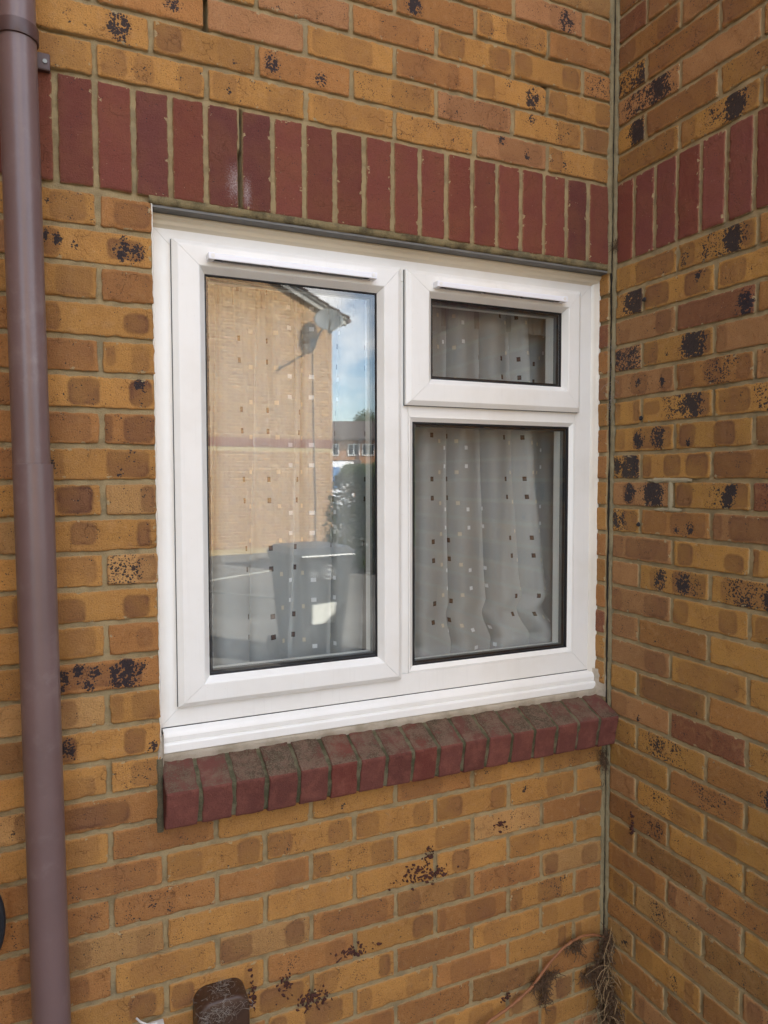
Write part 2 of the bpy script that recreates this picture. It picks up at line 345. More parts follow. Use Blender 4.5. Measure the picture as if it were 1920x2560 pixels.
# ------------------------------------------------------------------ brickwork
TONES = dict(y=(0.50, 0.247, 0.066), o=(0.425, 0.190, 0.060), p=(0.43, 0.205, 0.090), r=(0.25, 0.085, 0.048), d=(0.33, 0.165, 0.055), l=(0.50, 0.275, 0.10),
             S=(0.200, 0.056, 0.040), T=(0.158, 0.048, 0.040), Q=(0.21, 0.056, 0.038), P=(0.235, 0.070, 0.054))
class Bricks:
    def __init__(s, frame, seed): s.V = []; s.F = []; s.T = []; s.K = []; s.E = []; s.nv = 0; s.fr = frame; s.bmul = 1.0; s.rng = random.Random(seed)
    def spec(s, txt):
        ks = []; bs = []; tone = 'y'; ef = 0
        for w in txt.split():
            if w[0] == 'k':
                a = [int(x) / 100 for x in w[1:].split(',')]
                if len(a) < 5: a += [.07, .95][len(a) - 3:]
                ks.append(a)
            elif w[0] == 'b': a = [int(x) / 100 for x in w[1:].split(',')]; bs.append((a + [1.0])[:4])
            elif w[0] == 's': a = [int(x) / 100 for x in w[1:].split(',')]; bs.append([(a[0]+a[1])/2, s.rng.uniform(.35, .65), (a[1]-a[0])/2, (a[2] if len(a) > 2 else .5) * .92])
            else: tone = w
        return tone, ks, bs
    def rnd(s, half=False):
        r = s.rng; t = r.choice('yyyyooopdl'); w = t
        k = r.random(); j = lambda a, b: r.randint(a, b)
        if half:
            if k < .6: w += ' k%d,%d,%d' % (j(5, 30), j(75, 97), j(30, 70))
            elif k < .8: w += ' k0,%d,%d' % (j(20, 45), j(30, 70))
        else:
            if k < .45: w += ' k%d,%d,%d k%d,%d,%d' % (j(0, 8), j(18, 36), j(30, 80), j(62, 80), j(90, 98), j(30, 85))
            elif k < .65: w += ' k%d,%d,%d' % (j(2, 25), j(70, 96), j(20, 50))
            elif k < .8: w += ' k%d,%d,%d k%d,%d,%d' % (j(0, 5), j(12, 25), j(30, 60), j(34, 45), j(80, 97), j(30, 70))
            elif k < .92: w += ' k%d,%d,%d' % (j(60, 76), j(90, 99), j(30, 80))
        if r.random() < .10: w += ' b%d,%d,%d,%d' % (j(10, 90), j(20, 80), j(3, 7), j(60, 85))
        if r.random() < .12: a = j(5, 60); w += ' s%d,%d,45' % (a, a + j(15, 35))
        return w
    def add(s, a0, a1, z0, z1, txt, step=.0052, hi=True, proud=None, ef=None, vert=False, wob=1.0, tint=1.0, grey=0.0):
        tone, ks, bs = s.spec(txt)
        r = s.rng; Lx = a1 - a0; H = z1 - z0
        col = np.array(TONES[tone]) * (1 + r.uniform(-.16, .13)) * tint; col = col * (1 - grey) + np.array([.36, .29, .20]) * grey
        if hi:
            ring = [0, 0, .0012, .003, .0055]
            def ax(n0, n1):
                D = n1 - n0; inner = np.linspace(.0085, D - .0085, max(3, int((D - .017) / step)))
                return n0 + np.concatenate([ring, inner, [D - q for q in ring[::-1]]])
        else:
            def ax(n0, n1):
                D = n1 - n0; k = 7 if D > .12 else 4
                return n0 + np.concatenate([[0, 0], np.linspace(.004, D - .004, k), [D, D]])
        A = ax(a0, a1); Z = ax(z0, z1); na, nz = len(A), len(Z)
        AA, ZZ = np.meshgrid(A, Z, indexing='ij')
        e = np.minimum(np.minimum(AA - a0, a1 - AA), np.minimum(ZZ - z0, z1 - ZZ))
        # rounded corners
        rad = r.uniform(.003, .008)
        qx = np.abs(AA - (a0 + a1) / 2) - Lx / 2 + rad; qz = np.abs(ZZ - (z0 + z1) / 2) - H / 2 + rad
        both = (qx > 0) & (qz > 0); ln = np.sqrt(qx**2 + qz**2) + 1e-9; over = both & (ln > rad)
        sgx = np.sign(AA - (a0 + a1) / 2); sgz = np.sign(ZZ - (z0 + z1) / 2)
        AA2 = np.where(over, (a0 + a1) / 2 + sgx * (Lx / 2 - rad + qx * rad / ln), AA); ZZ2 = np.where(over, (z0 + z1) / 2 + sgz * (H / 2 - rad + qz * rad / ln), ZZ)
        off = r.random() * 50
        w = np.clip(1 - e / .012, 0, 1) * wob
        AA2 = AA2 + w * (.0026 * fbm(AA + off, ZZ, 38) + .0020 * vn(AA, ZZ + off, 190)); ZZ2 = ZZ2 + w * (.0026 * fbm(AA, ZZ + off, 34) + .0020 * vn(AA + off, ZZ, 200))
        rr = .0042; dep = np.where(e < rr, -rr * (1 - np.sqrt(np.clip(1 - (1 - e / rr)**2, 0, 1))) * .75, 0)
        pr = r.uniform(-.0012, .0012) if proud is None else proud
        tl = r.uniform(-.006, .006)
        chip = np.clip(vn(AA + off, ZZ, 75, 11) - .16, 0, 1) * np.clip(1 - e / .009, 0, 1) * wob; dep = dep - .016 * chip
        dep = dep + pr + tl * (AA - (a0 + a1) / 2) + .0016 * fbm(AA + off, ZZ + off, 26) + .0006 * vn(AA, ZZ, 230)
        ii = np.zeros_like(AA, bool); ii[0, :] = ii[-1, :] = True; ii[:, 0] = ii[:, -1] = True
        dep = np.where(ii, -.013, dep)
        # marks
        sdf = np.full_like(AA, 1.0); stg = np.zeros_like(AA); blk = np.full_like(AA, r.uniform(.02, .20) if tone not in 'STQP' else .05)
        u = (AA - a0); v = (ZZ - z0)
        for k in ks:
            cx = (k[0] + k[1]) / 2 * Lx; hx = (k[1] - k[0]) / 2 * Lx; cz = (k[3] + k[4]) / 2 * H; hz = (k[4] - k[3]) / 2 * H
            rd = min(.014, hx * .7, hz * .7)
            px = np.abs(u - cx) - hx + rd; pz = np.abs(v - cz) - hz + rd
            dd = np.sqrt(np.maximum(px, 0)**2 + np.maximum(pz, 0)**2) + np.minimum(np.maximum(px, pz), 0) - rd
            nr = dd < sdf; stg = np.where(nr, k[2], stg); sdf = np.minimum(sdf, dd)
        for b in bs:
            rx = b[2] * .215; q = ((u - b[0] * Lx) / rx)**2 + ((v - b[1] * H) / max(rx * 1.35, .0))**2
            blk = np.maximum(blk, s.bmul * b[3] * np.maximum(np.exp(-(q * .62)**1.7), .52 * np.exp(-q * .28)) * (1.05 + .35 * vn(AA + off, ZZ, 70, 3)))
        K = np.stack([np.clip(.5 + sdf / .022, 0, 1), stg, np.clip(blk, 0, 1.2), np.clip(e / .010, 0, 1)], -1)
        E = np.zeros_like(AA) if ef is None else np.clip(np.exp(-(((AA - ef[0]) / ef[2])**2 + ((ZZ - ef[1]) / ef[3])**2)), 0, 1)
        P = s.fr(AA2.ravel(), ZZ2.ravel(), dep.ravel())
        idx = np.arange(na * nz).reshape(na, nz) + s.nv
        F = np.stack([idx[:-1, :-1], idx[1:, :-1], idx[1:, 1:], idx[:-1, 1:]], -1).reshape(-1, 4)
        s.V.append(P); s.F.append(F); s.T.append(np.tile([*col, 1.0], (na * nz, 1))); s.K.append(K.reshape(-1, 4)); s.E.append(E.ravel()); s.nv += na * nz
    def build(s, name, mat, parent=None):
        V = np.concatenate(s.V); F = np.concatenate(s.F)
        me = np_mesh(name, V, F, mat)
        for nm, ty, dat in (('tone', 'FLOAT_COLOR', np.concatenate(s.T)), ('marks', 'FLOAT_COLOR', np.concatenate(s.K)), ('efflo', 'FLOAT', np.concatenate(s.E))):
            at = me.attributes.new(nm, ty, 'POINT'); at.data.foreach_set('color' if ty == 'FLOAT_COLOR' else 'value', dat.astype(np.float32).ravel())
        o = bpy.data.objects.new(name, me); COL.objects.link(o)
        if parent: o.parent = parent; o.matrix_parent_inverse = Matrix.Translation(-parent.location)
        return o
def np_mesh(name, V, F, mat, smooth=True):
    me = bpy.data.meshes.new(name); me.vertices.add(len(V)); me.vertices.foreach_set('co', np.asarray(V, np.float32).ravel())
    F = np.asarray(F); me.loops.add(F.size); me.loops.foreach_set('vertex_index', F.ravel().astype(np.int32))
    me.polygons.add(len(F)); me.polygons.foreach_set('loop_start', (np.arange(len(F)) * F.shape[1]).astype(np.int32))
    me.polygons.foreach_set('loop_total', np.full(len(F), F.shape[1], np.int32)); me.update(calc_edges=True); me.validate()
    if smooth: me.shade_smooth()
    if mat: me.materials.append(mat)
    return me
fr_main = lambda a, z, d: np.stack([a, -d, z], -1)
fr_right = lambda a, z, d: np.stack([-d, -a, z], -1)

def mortar_sheet(name, fr, a0, a1, z0, z1, step, depth, mat, parent, holes=(), cracks=(), amp=.0022, shift=None):
    A = np.linspace(a0, a1, int((a1 - a0) / step) + 1); Z = np.linspace(z0, z1, int((z1 - z0) / step) + 1)
    AA, ZZ = np.meshgrid(A, Z, indexing='ij'); D = -depth + amp * fbm(AA, ZZ, 22, 5) + amp * .5 * vn(AA, ZZ, 110, 3)
    # struck slope: every bed joint leans back under the brick above it
    ph = np.mod(ZZ + .005, .075); D = D - .0022 * np.clip((ph - 0.0) / .010, 0, 1) * (ph < .012)
    if shift: D = np.where((AA < shift[0]) & (ZZ < -.24) & (ZZ > -1.5), D + shift[1], D)
    D = D - .0055 * np.clip(fbm(AA, ZZ, 7, 15) * 2.2 - .25, 0, 1) + .0015
    for c in cracks:
        ins = (AA > c[0]) & (AA < c[1]) & (ZZ > c[2]) & (ZZ < c[3]); D = np.where(ins, -.05, D)
    P = fr(AA.ravel(), ZZ.ravel(), D.ravel()); na, nz = len(A), len(Z); idx = np.arange(na * nz).reshape(na, nz)
    F = np.stack([idx[:-1, :-1], idx[1:, :-1], idx[1:, 1:], idx[:-1, 1:]], -1).reshape(-1, 4)
    ca = (AA[:-1, :-1] + AA[1:, 1:]).ravel() / 2; cz = (ZZ[:-1, :-1] + ZZ[1:, 1:]).ravel() / 2; keep = np.ones(len(F), bool)
    for h in holes: keep &= ~((ca > h[0]) & (ca < h[1]) & (cz > h[2]) & (cz < h[3]))
    o = bpy.data.objects.new(name, np_mesh(name, P, F[keep], mat)); COL.objects.link(o); o.parent = parent
    return o

GZ = -2.50   # ground level
# rows: spec[(row, k)] ; row>=0 above the soldier band, row<0 -> course c = -row-1 below it
MAIN = {(0,-7):'y k50,95,30', (0,-6):'y k3,27,45 k33,52,35 k75,98,55', (0,-5):'y k3,28,40 k60,96,22 b20,40,3,80', (0,-4):'y k5,90,28', (0,-3):'y k20,96,22',
 (0,-2):'p k30,95,45 b35,80,4 b72,40,4,70', (0,-1):'y k0,22,45 k72,99,45 b25,30,4', (1,-7):'y k60,85,20 b73,55,10', (1,-6):'y k2,27,55 k62,96,32 b78,30,2', (1,-5):'o k5,50,30 b13,50,7 b66,35,6,75',
 (1,-4):'y k45,95,45', (1,-3):'p k10,95,40', (1,-2):'y b25,75,5,90 k65,97,50 s55,85,40', (1,-1):'d k8,95,50', (2,-6):'o b20,60,3 b69,55,7,85', (2,-5):'p', (2,-4):'y k5,75,38', (2,-3):'o k0,80,45',
 (2,-2):'y k0,25,45 b45,75,4,75 b79,40,9', (2,-1):'y k0,28,50 k74,100,55', (3,-6):'y', (3,-5):'p', (3,-4):'o k30,80,30', (3,-3):'y k2,35,55 k68,97,60', (3,-2):'y k0,25,50 k70,96,60', (3,-1):'o s10,90,50',
 (4,-4):'o k20,55,40', (4,-3):'o b22,45,8 k0,35,30', (4,-2):'y k2,22,60 k40,96,45', (4,-1):'o k10,60,30', (5,-3):'o', (5,-2):'p b75,40,10,85 k50,90,30', (5,-1):'o k20,90,35'}
CRS = {0:['y k60,93,50','o k25,96,62,10,90'],1:['y k0,17,70 k58,93,80,18,85 b5,68,4 b15,60,4 b73,70,5 b76,48,4 b73,33,5 b86,50,6 b30,48,3 b64,50,2'],2:['y k64,97,50','o k0,96,34 k58,98,45'],
 3:['y k0,16,65 k72,96,82,14,80'],4:['o k48,97,45','y k5,24,50,20,85 k55,90,40'],5:['y k21,50,88 k76,99,95 b86,84,5'],6:['o k48,93,50','o k0,16,80 k36,98,80'],7:['y k0,17,50 k54,94,72 b5,48,5 b76,86,3 b66,20,4,70'],
 8:['y k60,93,100','l k68,98,60'],9:['y k20,44,62,20,95 k81,94,72'],10:['y k55,95,42','l s8,48,62 k56,98,60'],11:['y k0,33,65,3,78 k67,92,88,3,80'],12:['y k55,93,48','o k55,88,42,15,85'],
 13:['o k0,84,60,14,88 b69,45,13 b25,78,5 b39,65,5 b13,58,5 b34,22,5 b60,60,5 b83,60,7,80 b10,20,3'],14:['l k45,75,55','y k2,27,52 k42,98,52'],15:['y k0,22,75 b13,56,7 b6,48,4 k65,86,68 b93,25,4'],16:['y k50,90,38,3,70','y k38,97,48'],
 17:['o k6,70,85,10,85'],18:['y k45,93,35']}
LOW = {(18,-6):'o k3,95,40', (18,-5):'y', (18,-4):'y b35,30,3,70', (18,-3):'o k5,60,40', (18,-2):'y k0,40,35 b20,60,4,60', (18,-1):'y k5,95,25', (19,-7):'o k0,95,45', (19,-6):'y k0,36,40 k72,97,55', (19,-5):'y k0,28,55 k70,96,50', (19,-4):'y k0,28,50 k72,95,50', (19,-3):'y k0,35,60 k75,97,45',
 (19,-2):'y k55,97,40 b20,60,3', (19,-1):'y k5,95,30', (20,-7):'o k20,90,30', (20,-6):'o k2,60,20 b36,50,4,80', (20,-5):'o k60,96,38', (20,-4):'y k0,22,60 k70,98,50', (20,-3):'y k50,97,55', (20,-2):'l', (20,-1):'o k60,97,50', (21,-6):'y k65,95,15', (21,-5):'y k30,95,15', (21,-4):'y', (21,-3):'y k20,45,60', (21,-2):'y k0,45,35', (21,-1):'y'}
def spec_main(row, k): return MAIN.get((row, k))
def is_off(row): return row % 2 != 0
brk = Bricks(fr_main, 3); brk.bmul = .74; red = Bricks(fr_main, 5)
XL = -1.80
JE = [-1.358 + .2266 * i for i in range(-9, 7)]  # even perpends
JO = [-1.246 + .2275 * i for i in range(-9, 6)]
def joints(odd, lo=-9.0):
    js = [j for j in (JO if odd else JE) if j < -.06] + [0.0]
    return js
OPL, OPR, OPT, OPB = -1.250, 0.0, -.235, -1.462
def main_course(row, zb, odd, hi):
    """row: index key; zb: bottom of brick face"""
    js = joints(odd); n = len(js)
    for i in range(n - 1):
        a0, a1 = js[i] + .005, js[i + 1] - (.005 if i < n - 2 else .012); k = i - (n - 1)
        if a1 < XL: continue
        a0 = max(a0, XL - .2)
        yield k, a0, a1
for row in range(0, 11):
    zb = .005 + .075 * row; odd = row % 2 == 1
    for k, a0, a1 in main_course(row, zb, odd, True):
        t = MAIN.get((row, k)) or brk.rnd(a1 - a0 < .13); brk.add(a0, a1, zb, zb + .065, t, hi=row < 6)
for c in range(0, 30):
    zb = -.23 - .075 * (c + 1) + .005 - .0005 * 0; odd = c % 2 == 1; z1 = zb + .065
    for k, a0, a1 in main_course(-c - 1, zb, odd, True):
        if z1 > OPB - .10 + .03 and a1 > OPL and a0 > OPL - .02 and z1 > -1.56: continue
        if zb > -1.60 and a1 > OPL: a1 = OPL
        if a1 - a0 < .03: continue
        t = None
        if c <= 18 and a1 <= OPL + .01 and a0 > -1.6:
            L_ = CRS[c]; t = L_[0] if (len(L_) == 1 or a0 < -1.5) else L_[1]
        if c >= 18: t = LOW.get((c, k), t)
        if t is None: t = brk.rnd(a1 - a0 < .13)
        if zb > -1.60 and a0 > OPL - .03: continue
        tint = 1.0 if c < 19 else .97
        brk.add(a0, a1, zb, z1, t, hi=zb > -2.56 , tint=tint)
# soldier band
rt = random.Random(11); seq = 'SSSTQTTSSSSSSQSSSST'
for i in range(-8, 20):
    j0 = -(18 - (i - 1)) * .075 - .0842; j1 = j0 + .075
    if i == 19: j1 = -.012
    if i < -3: continue
    ef = None
    if i == 5: ef = (-1.068, -.165, .030, .055)
    if i == 6: ef = (-1.045, -.185, .014, .05)
    red.add(j0 + .0052, j1 - (.0052 if i < 19 else 0), -.221, -.005, (seq[i % 19]) , ef=ef, wob=.8, proud=rt.uniform(-.0015, .0015))
# far part of the same wall, coarser
lo = Bricks(fr_main, 9)
for r_ in range(-30, 41):
    zb = .005 + .075 * r_ if r_ >= 0 else -.23 + .075 * r_ + .005 + .15
    if r_ in (-1, -2): continue
    odd = r_ % 2 == 1
    for i in range(-26, 7):
        a0 = (-1.246 if odd else -1.358) + .2266 * i + .005; a1 = a0 + .2166
        if r_ < 11 and a1 > XL - .1: 
            if a0 < XL - .25: a1 = min(a1, XL - .2)
            else: continue
        if a1 > 0: continue
        lo.add(a0, a1, zb, zb + .065, lo.rnd(), hi=False)
for i in range(-60, -3):
    j0 = -(19 - i) * .075 - .0842
    if j0 + .075 < -1.6: lo.add(j0 + .005, j0 + .07, -.221, -.005, 'S', hi=False)

wall = thing('brick_wall', 'ochre brick wall with red soldier course around the white window', 'wall', (-1.2, 0, GZ))
brk.build('brickwork', B_MAIN, wall); red.build('soldier_course', B_RED, wall); lo.build('outer_brickwork', B_MAIN, wall)
JS5 = -(18 - 5) * .075 - .0842
mo = mortar_sheet('mortar', fr_main, -2.0, 0.0, -2.56, .85, .0050, .0062, MORT, wall, holes=[(OPL, .1, -1.535, OPT)],
   cracks=[(-1.1400, -1.1235, .151, .33), (-.235, -.2205, .149, .236), (JS5 - .0068, JS5 + .0068, -.26, -.095), (JS5 + .0005, JS5 + .0060, -.095, .0)])
mo.matrix_parent_inverse = Matrix.Translation(-wall.location)
mb = MB(); mb.box(-8.2, -2.0, .006, .05, GZ - .1, 3.1); mb.build('outer_mortar', MORT, wall)
mb = MB(); mb.box(-1.9995, 0, .006, .05, .85, 3.1); mb.build('upper_mortar', MORT, wall)
# outer leaf thickness: reveal sides and the inner leaf round the opening
mb = MB(); mb.box(-8.2, OPL - .001, .014, .10, -1.46, .85 - .9 + .6); 
mb = MB()
mb.box(-8.2, OPL - .0005, .052, .26, GZ - .1, 3.1); mb.box(OPL - .0005, 0, .07, .26, -.236, 3.1); mb.box(OPL - .0005, 0, .07, .26, GZ - .1, -1.462)
mb.box(OPL - .016, OPL - .0005, .012, .052, -1.6, -.236)
mb.build('inner_leaf', mat_plain('plaster_and_block', (0.42, 0.40, 0.37), .9), wall)
# steel lintel lip and its bedding mortar
mb = MB(); mb.box(-1.252, -.001, .0035, .062, -.2425, -.2375); mb.box(-1.252, -.001, .058, .062, -.2425, -.16)
mb.build('lintel', STEEL, wall)
rl = random.Random(4); V = []; F = []; nx = 150
for i in range(nx + 1):
    x = -1.256 + 1.251 * i / nx; w1 = .004 * (rl.random() - .5); w2 = .003 * (rl.random() - .5)
    lowz = -.2365 + w2 if x > -1.25 else -.233
    V += [(x, .012, -.218), (x, .0008 + w1 * .4, -.2195 + w1 * .5), (x, .0002 + w2 * .6, -.228), (x, .0016 + w1 * .5, lowz), (x, .03, lowz)]
for i in range(nx):
    for j in range(4): a = i * 5 + j; F.append((a, a + 1, a + 6, a + 5))
raw('bedding_mortar', V, F, mat_mortar('lintel_bedding', (0.30, 0.235, 0.12), (0.06, 0.05, 0.03), .8), wall, True)

# ---- right wall (returns towards the viewer)
RW = {0:['y k5,25,40 k35,97,62','y k2,23,62 b9,40,5,70 s28,66,46 b73,50,12 k84,98,60','o'],1:['y k0,35,40 b80,58,19','y k0,38,82 k60,96,82 b79,72,4','y k3,36,55'],2:['p k5,27,38,8,60 k70,95,72','r k0,90,60 b90,35,10,90','o k20,90,40'],
 3:['p k2,80,35 s10,75,70','y k0,23,62 b74,50,15 k84,98,65 s48,68,40','p k0,15,50 k65,100,62'],4:['p k0,14,45 k30,58,62 b42,55,4 b83,42,4 k79,98,60 s30,80,25','o k2,26,60 k38,62,55 k80,98,50 s38,82,48','p k5,30,40'],
 5:['y k0,26,45 k74,98,52','y k2,27,50,30,85 s30,66,52 b74,50,13 k82,98,62','y k5,45,72 s50,85,50 b95,50,9'],6:['y k0,20,52 k34,98,62 b44,45,8,88 b76,50,10,88','y k5,28,80 k53,80,82 b18,20,3','d k0,90,50'],
 7:['y b8,50,10,85 b66,50,16,95 s15,60,50 k76,99,60','y k0,15,60 k34,60,72 k67,98,80','o k0,48,72 k70,99,60'],8:['p k18,40,60 b31,55,9,88 b71,50,14 s40,60,40','y k2,26,72 k69,98,62 b72,38,8,90 b79,80,6 s45,70,40','r s10,60,40'],
 9:['y b4,50,9,80 s20,45,60 k40,98,62','o k4,40,42 k45,96,50 b72,32,7,60 b55,28,3','p k0,14,50 k22,100,75'],10:['p k0,20,35 k24,97,66 s45,65,30','y k6,28,72 k70,95,85,5,72','y k0,8,60'],11:['p k0,40,15','y k15,38,45 b32,50,9,80 k50,98,58 b66,50,10,88 s60,95,40','y k12,98,40 s18,60,58 b78,50,13'],
 12:['p k0,20,42 k58,96,62','y k0,23,60 k64,88,60','y k5,40,50'],13:['p k5,90,35','o k30,90,20','y'],14:['p k60,96,50','y k10,92,35','y'],15:['y','d k5,96,65 k60,96,30','o'],16:['p k0,30,35 b50,20,3','r k18,75,10','y s20,80,45'],
 17:['y k0,80,20','y s5,75,50 b30,60,6,75','o b80,40,10,80'],18:['y k20,70,25','o k0,96,35 s30,90,40','y'],19:['p','y k50,97,45 s0,60,35','y k0,40,45'],20:['o k0,96,30 s60,95,45','y','y k10,50,40']}
RWU = {0:['y k5,95,50','y k0,20,35 s28,66,50 b72,50,13 k80,98,50'],1:['y b78,50,14 k60,98,40','o k0,98,52','y k0,60,40'],2:['p s10,60,62 b70,50,17','p','o k60,98,40'],3:['y s0,90,60 b92,15,10','o k0,98,55','o k0,40,60 k60,98,50'],
 4:['o k0,30,60 k65,98,70','p k10,40,40','l'],5:['r k0,60,50','p k0,96,40','y'],6:['o k0,40,50','o k10,90,40','y']}
rb = Bricks(fr_right, 21); rb.bmul = .92; rr_ = Bricks(fr_right, 23)
def right_js(odd):
    return ([0.0, .122, .357, .587, .812, 1.037, 1.12] if odd else [0.0, .238, .470, .70, .925, 1.12])
for row in range(0, 11):
    js = right_js(row % 2 == 1)
    for i in range(len(js) - 1):
        a0 = js[i] + (.017 if i == 0 else .005); a1 = js[i + 1] - .005; L_ = RWU.get(row, [])
        t = L_[i] if i < len(L_) else rb.rnd(a1 - a0 < .13)
        if a1 > 1.1: a1 = 1.12
        rb.add(a0, a1, .005 + .075 * row, .07 + .075 * row, t, hi=row < 8 and a0 < .65, tint=np.array([.93, .97, .86]))
for c in range(0, 30):
    js = right_js(c % 2 == 1); zb = -.23 - .075 * (c + 1) + .005
    for i in range(len(js) - 1):
        a0 = js[i] + (.017 if i == 0 else .005); a1 = js[i + 1] - .005; L_ = RW.get(c, [])
        t = L_[i] if i < len(L_) else rb.rnd(a1 - a0 < .13)
        if a1 > 1.1: a1 = 1.12
        rb.add(a0, a1, zb, zb + .065, t, hi=a0 < .65, tint=np.array([.93, .97, .86]))
    # reveal brick beside the window
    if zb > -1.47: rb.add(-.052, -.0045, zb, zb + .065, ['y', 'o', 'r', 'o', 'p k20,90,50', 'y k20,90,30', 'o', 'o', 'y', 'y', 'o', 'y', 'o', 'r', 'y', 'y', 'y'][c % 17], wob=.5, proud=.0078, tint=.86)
for i in range(15):
    a0 = .017 if i == 0 else .0826 + .075 * (i - 1) + .005; a1 = .0826 + .075 * i - .005
    rr_.add(a0, min(a1, 1.12), -.222, -.005, 'P' if i % 3 else 'Q', wob=.8)
rl2 = Bricks(fr_right, 31)
for r_ in range(11, 41):
    js = right_js(r_ % 2 == 1)
    for i in range(len(js) - 1): rl2.add(js[i] + .005, min(js[i + 1] - .005, 1.12), .005 + .075 * r_, .07 + .075 * r_, rl2.rnd(), hi=False)
fe = Bricks(lambda a, z, d: np.stack([a, -1.12 - d, z], -1), 33)
for r_ in range(-33, 41):
    zb = .005 + .075 * r_ if r_ >= 0 else -.23 + .075 * r_ + .155
    if r_ in (-1, -2, -3): continue
    for i in range(13):
        a0 = .225 * i - (.112 if r_ % 2 else 0); a1 = a0 + .215; a0 = max(a0, .0)
        fe.add(a0, a1, zb, zb + .065, fe.rnd(), hi=False)
wall2 = thing('brick_wall', 'projecting brick wall meeting the window wall at the inside corner on the right', 'wall', (0, -.5, GZ))
rb.build('brickwork', B_MAIN, wall2); rr_.build('soldier_course', B_RED, wall2); rl2.build('upper_brickwork', B_MAIN, wall2); fe.build('end_brickwork', B_MAIN, wall2)
mo = mortar_sheet('mortar', fr_right, -.056, 1.115, -2.56, .85, .0050, .0055, MORT, wall2, shift=(-.0035, .0078)); mo.matrix_parent_inverse = Matrix.Translation(-wall2.location)
mb = MB(); mb.box(.008, 3.0, -1.112, .052, GZ - .1, 3.1); mb.box(.0015, 3.0, .052, .26, GZ - .1, 3.1)
mb.build('wall_core', MORT, wall2)

ll = Bricks(lambda a, z, d: np.stack([-2.75 + d, -a, z], -1), 37); ll.fr = lambda a, z, d: np.stack([-2.75 + d, a - 2.6, z], -1)
for r_ in range(-33, 41):
    zb = .005 + .075 * r_ if r_ >= 0 else -.23 + .075 * r_ + .155
    if r_ in (-1, -2, -3): continue
    for i in range(12):
        a0 = max(.225 * i - (.112 if r_ % 2 else 0), 0); a1 = min(.225 * i - (.112 if r_ % 2 else 0) + .215, 2.595)
        if a1 - a0 > .03: ll.add(a0, a1, zb, zb + .065, ll.rnd(), hi=False)
shade_wall = thing('brick_wall', 'unseen brick wall added beyond the left edge to shade the downpipe side', 'wall', (-2.8, -1.3, GZ))  # added out of view, blocks sky light from the left of the downpipe
ll.build('brickwork', B_MAIN, shade_wall); mb = MB(); mb.box(-3.4, -2.756, -2.6, 0, GZ - .1, 3.1); mb.build('wall_core', MORT, shade_wall)  # brickwork and core of the added unseen wall

PALE_REP = mat_mortar('pale_repair_mortar', (0.50, 0.42, 0.27), (0.34, 0.28, 0.17), .4)
def smear(y0, y1, z0, z1, seed, d=.0012):
    r = random.Random(seed); V = []; F = []; n = 26
    vert = (z1 - z0) > (y1 - y0)
    for i in range(n + 1):
        t = i / n; e = .35 + .65 * min(1, min(t, 1 - t) * 6); j1, j2 = r.uniform(-.0016, .0016), r.uniform(-.0016, .0016)
        if vert: c = (y0 + y1) / 2; h = (y1 - y0) / 2 * e; z = z0 + (z1 - z0) * t; row = [(c - h + j1, z), (c - h * .5, z), (c + h * .5, z), (c + h + j2, z)]
        else: c = (z0 + z1) / 2; h = (z1 - z0) / 2 * e; y = y0 + (y1 - y0) * t; row = [(y, c - h + j1), (y, c - h * .5), (y, c + h * .5), (y, c + h + j2)]
        for k, (y, z) in enumerate(row): V.append((.0015 if k in (0, 3) else -d - r.uniform(0, .0012), -y, z))
    for i in range(n):
        for k in range(3): a = i * 4 + k; F.append((a, a + 1, a + 5, a + 4))
    return raw('repair_mortar', V, F, PALE_REP, wall2, True)
smear(.150, .300, -.8365, -.8235, 1); smear(.219, .236, -.908, -.832, 2, .0018); smear(.175, .268, -.9120, -.9020, 3)
NAILM = mat_plain('dark_resin', (0.020, 0.018, 0.022), .7)
for k_, (y_, z_, lb) in enumerate(((-.131, -.347, 'small dark stub in the right wall joint just below its soldier course'), (-.125, -.662, 'small dark stub in a right wall joint level with the window transom'), (-.122, -.950, 'small dark stub in the right wall joint beside the middle of the lower pane'))):
    r = random.Random(k_); V = []; F = []
    for i in range(7):
        for j in range(10):
            ph = math.pi * i / 6; th = 2 * math.pi * j / 10; q = .0055 * (1 + r.uniform(-.25, .3)); V.append((-.003 - abs(q * math.sin(ph) * math.cos(th)) * .8 , y_ + q * 1.25 * math.sin(ph) * math.sin(th), z_ + q * math.cos(ph)))
    for i in range(6):
        for j in range(10): F.append((i*10 + j, i*10 + (j+1) % 10, (i+1)*10 + (j+1) % 10, (i+1)*10 + j))
    tag(raw('wall_stub', V, F, NAILM, None, True), lb, 'wall stub')

# ---- cracked cement fillet in the inside corner
def fillet(name, label, pts_fn, mat):
    V = []; F = []; n = 700; k = None
    for i in range(n + 1):
        z = -2.55 + (3.4) * i / n; ring = pts_fn(z); k = len(ring); V += ring
    for i in range(n):
        for j in range(k - 1): a = i * k + j; F.append((a, a + 1, a + k + 1, a + k))
    return raw(name, V, F, mat, None, True)
def nz1(z, s, o): return float(vn(np.array([z]), np.array([o * 3.1]), s, o)[0])
def f_right(z):
    w = .0150 + .009 * nz1(z, 30, 2) + .006 * nz1(z, 110, 3); c = .0036 + .0060 * nz1(z, 17, 4) + .0035 * nz1(z, 90, 5); h = .0035 * nz1(z, 60, 6)
    return [(.004, -c + .0005, z), (-.0022, -c - .001, z), (-.0040 - .3 * h, -w * .55, z), (-.0012, -w, z), (.006, -w - .0015, z)]
fil = thing('corner_joint', 'cracked grey cement fillet running up the inside corner between the two brick walls', 'mortar joint', (0, 0, GZ))
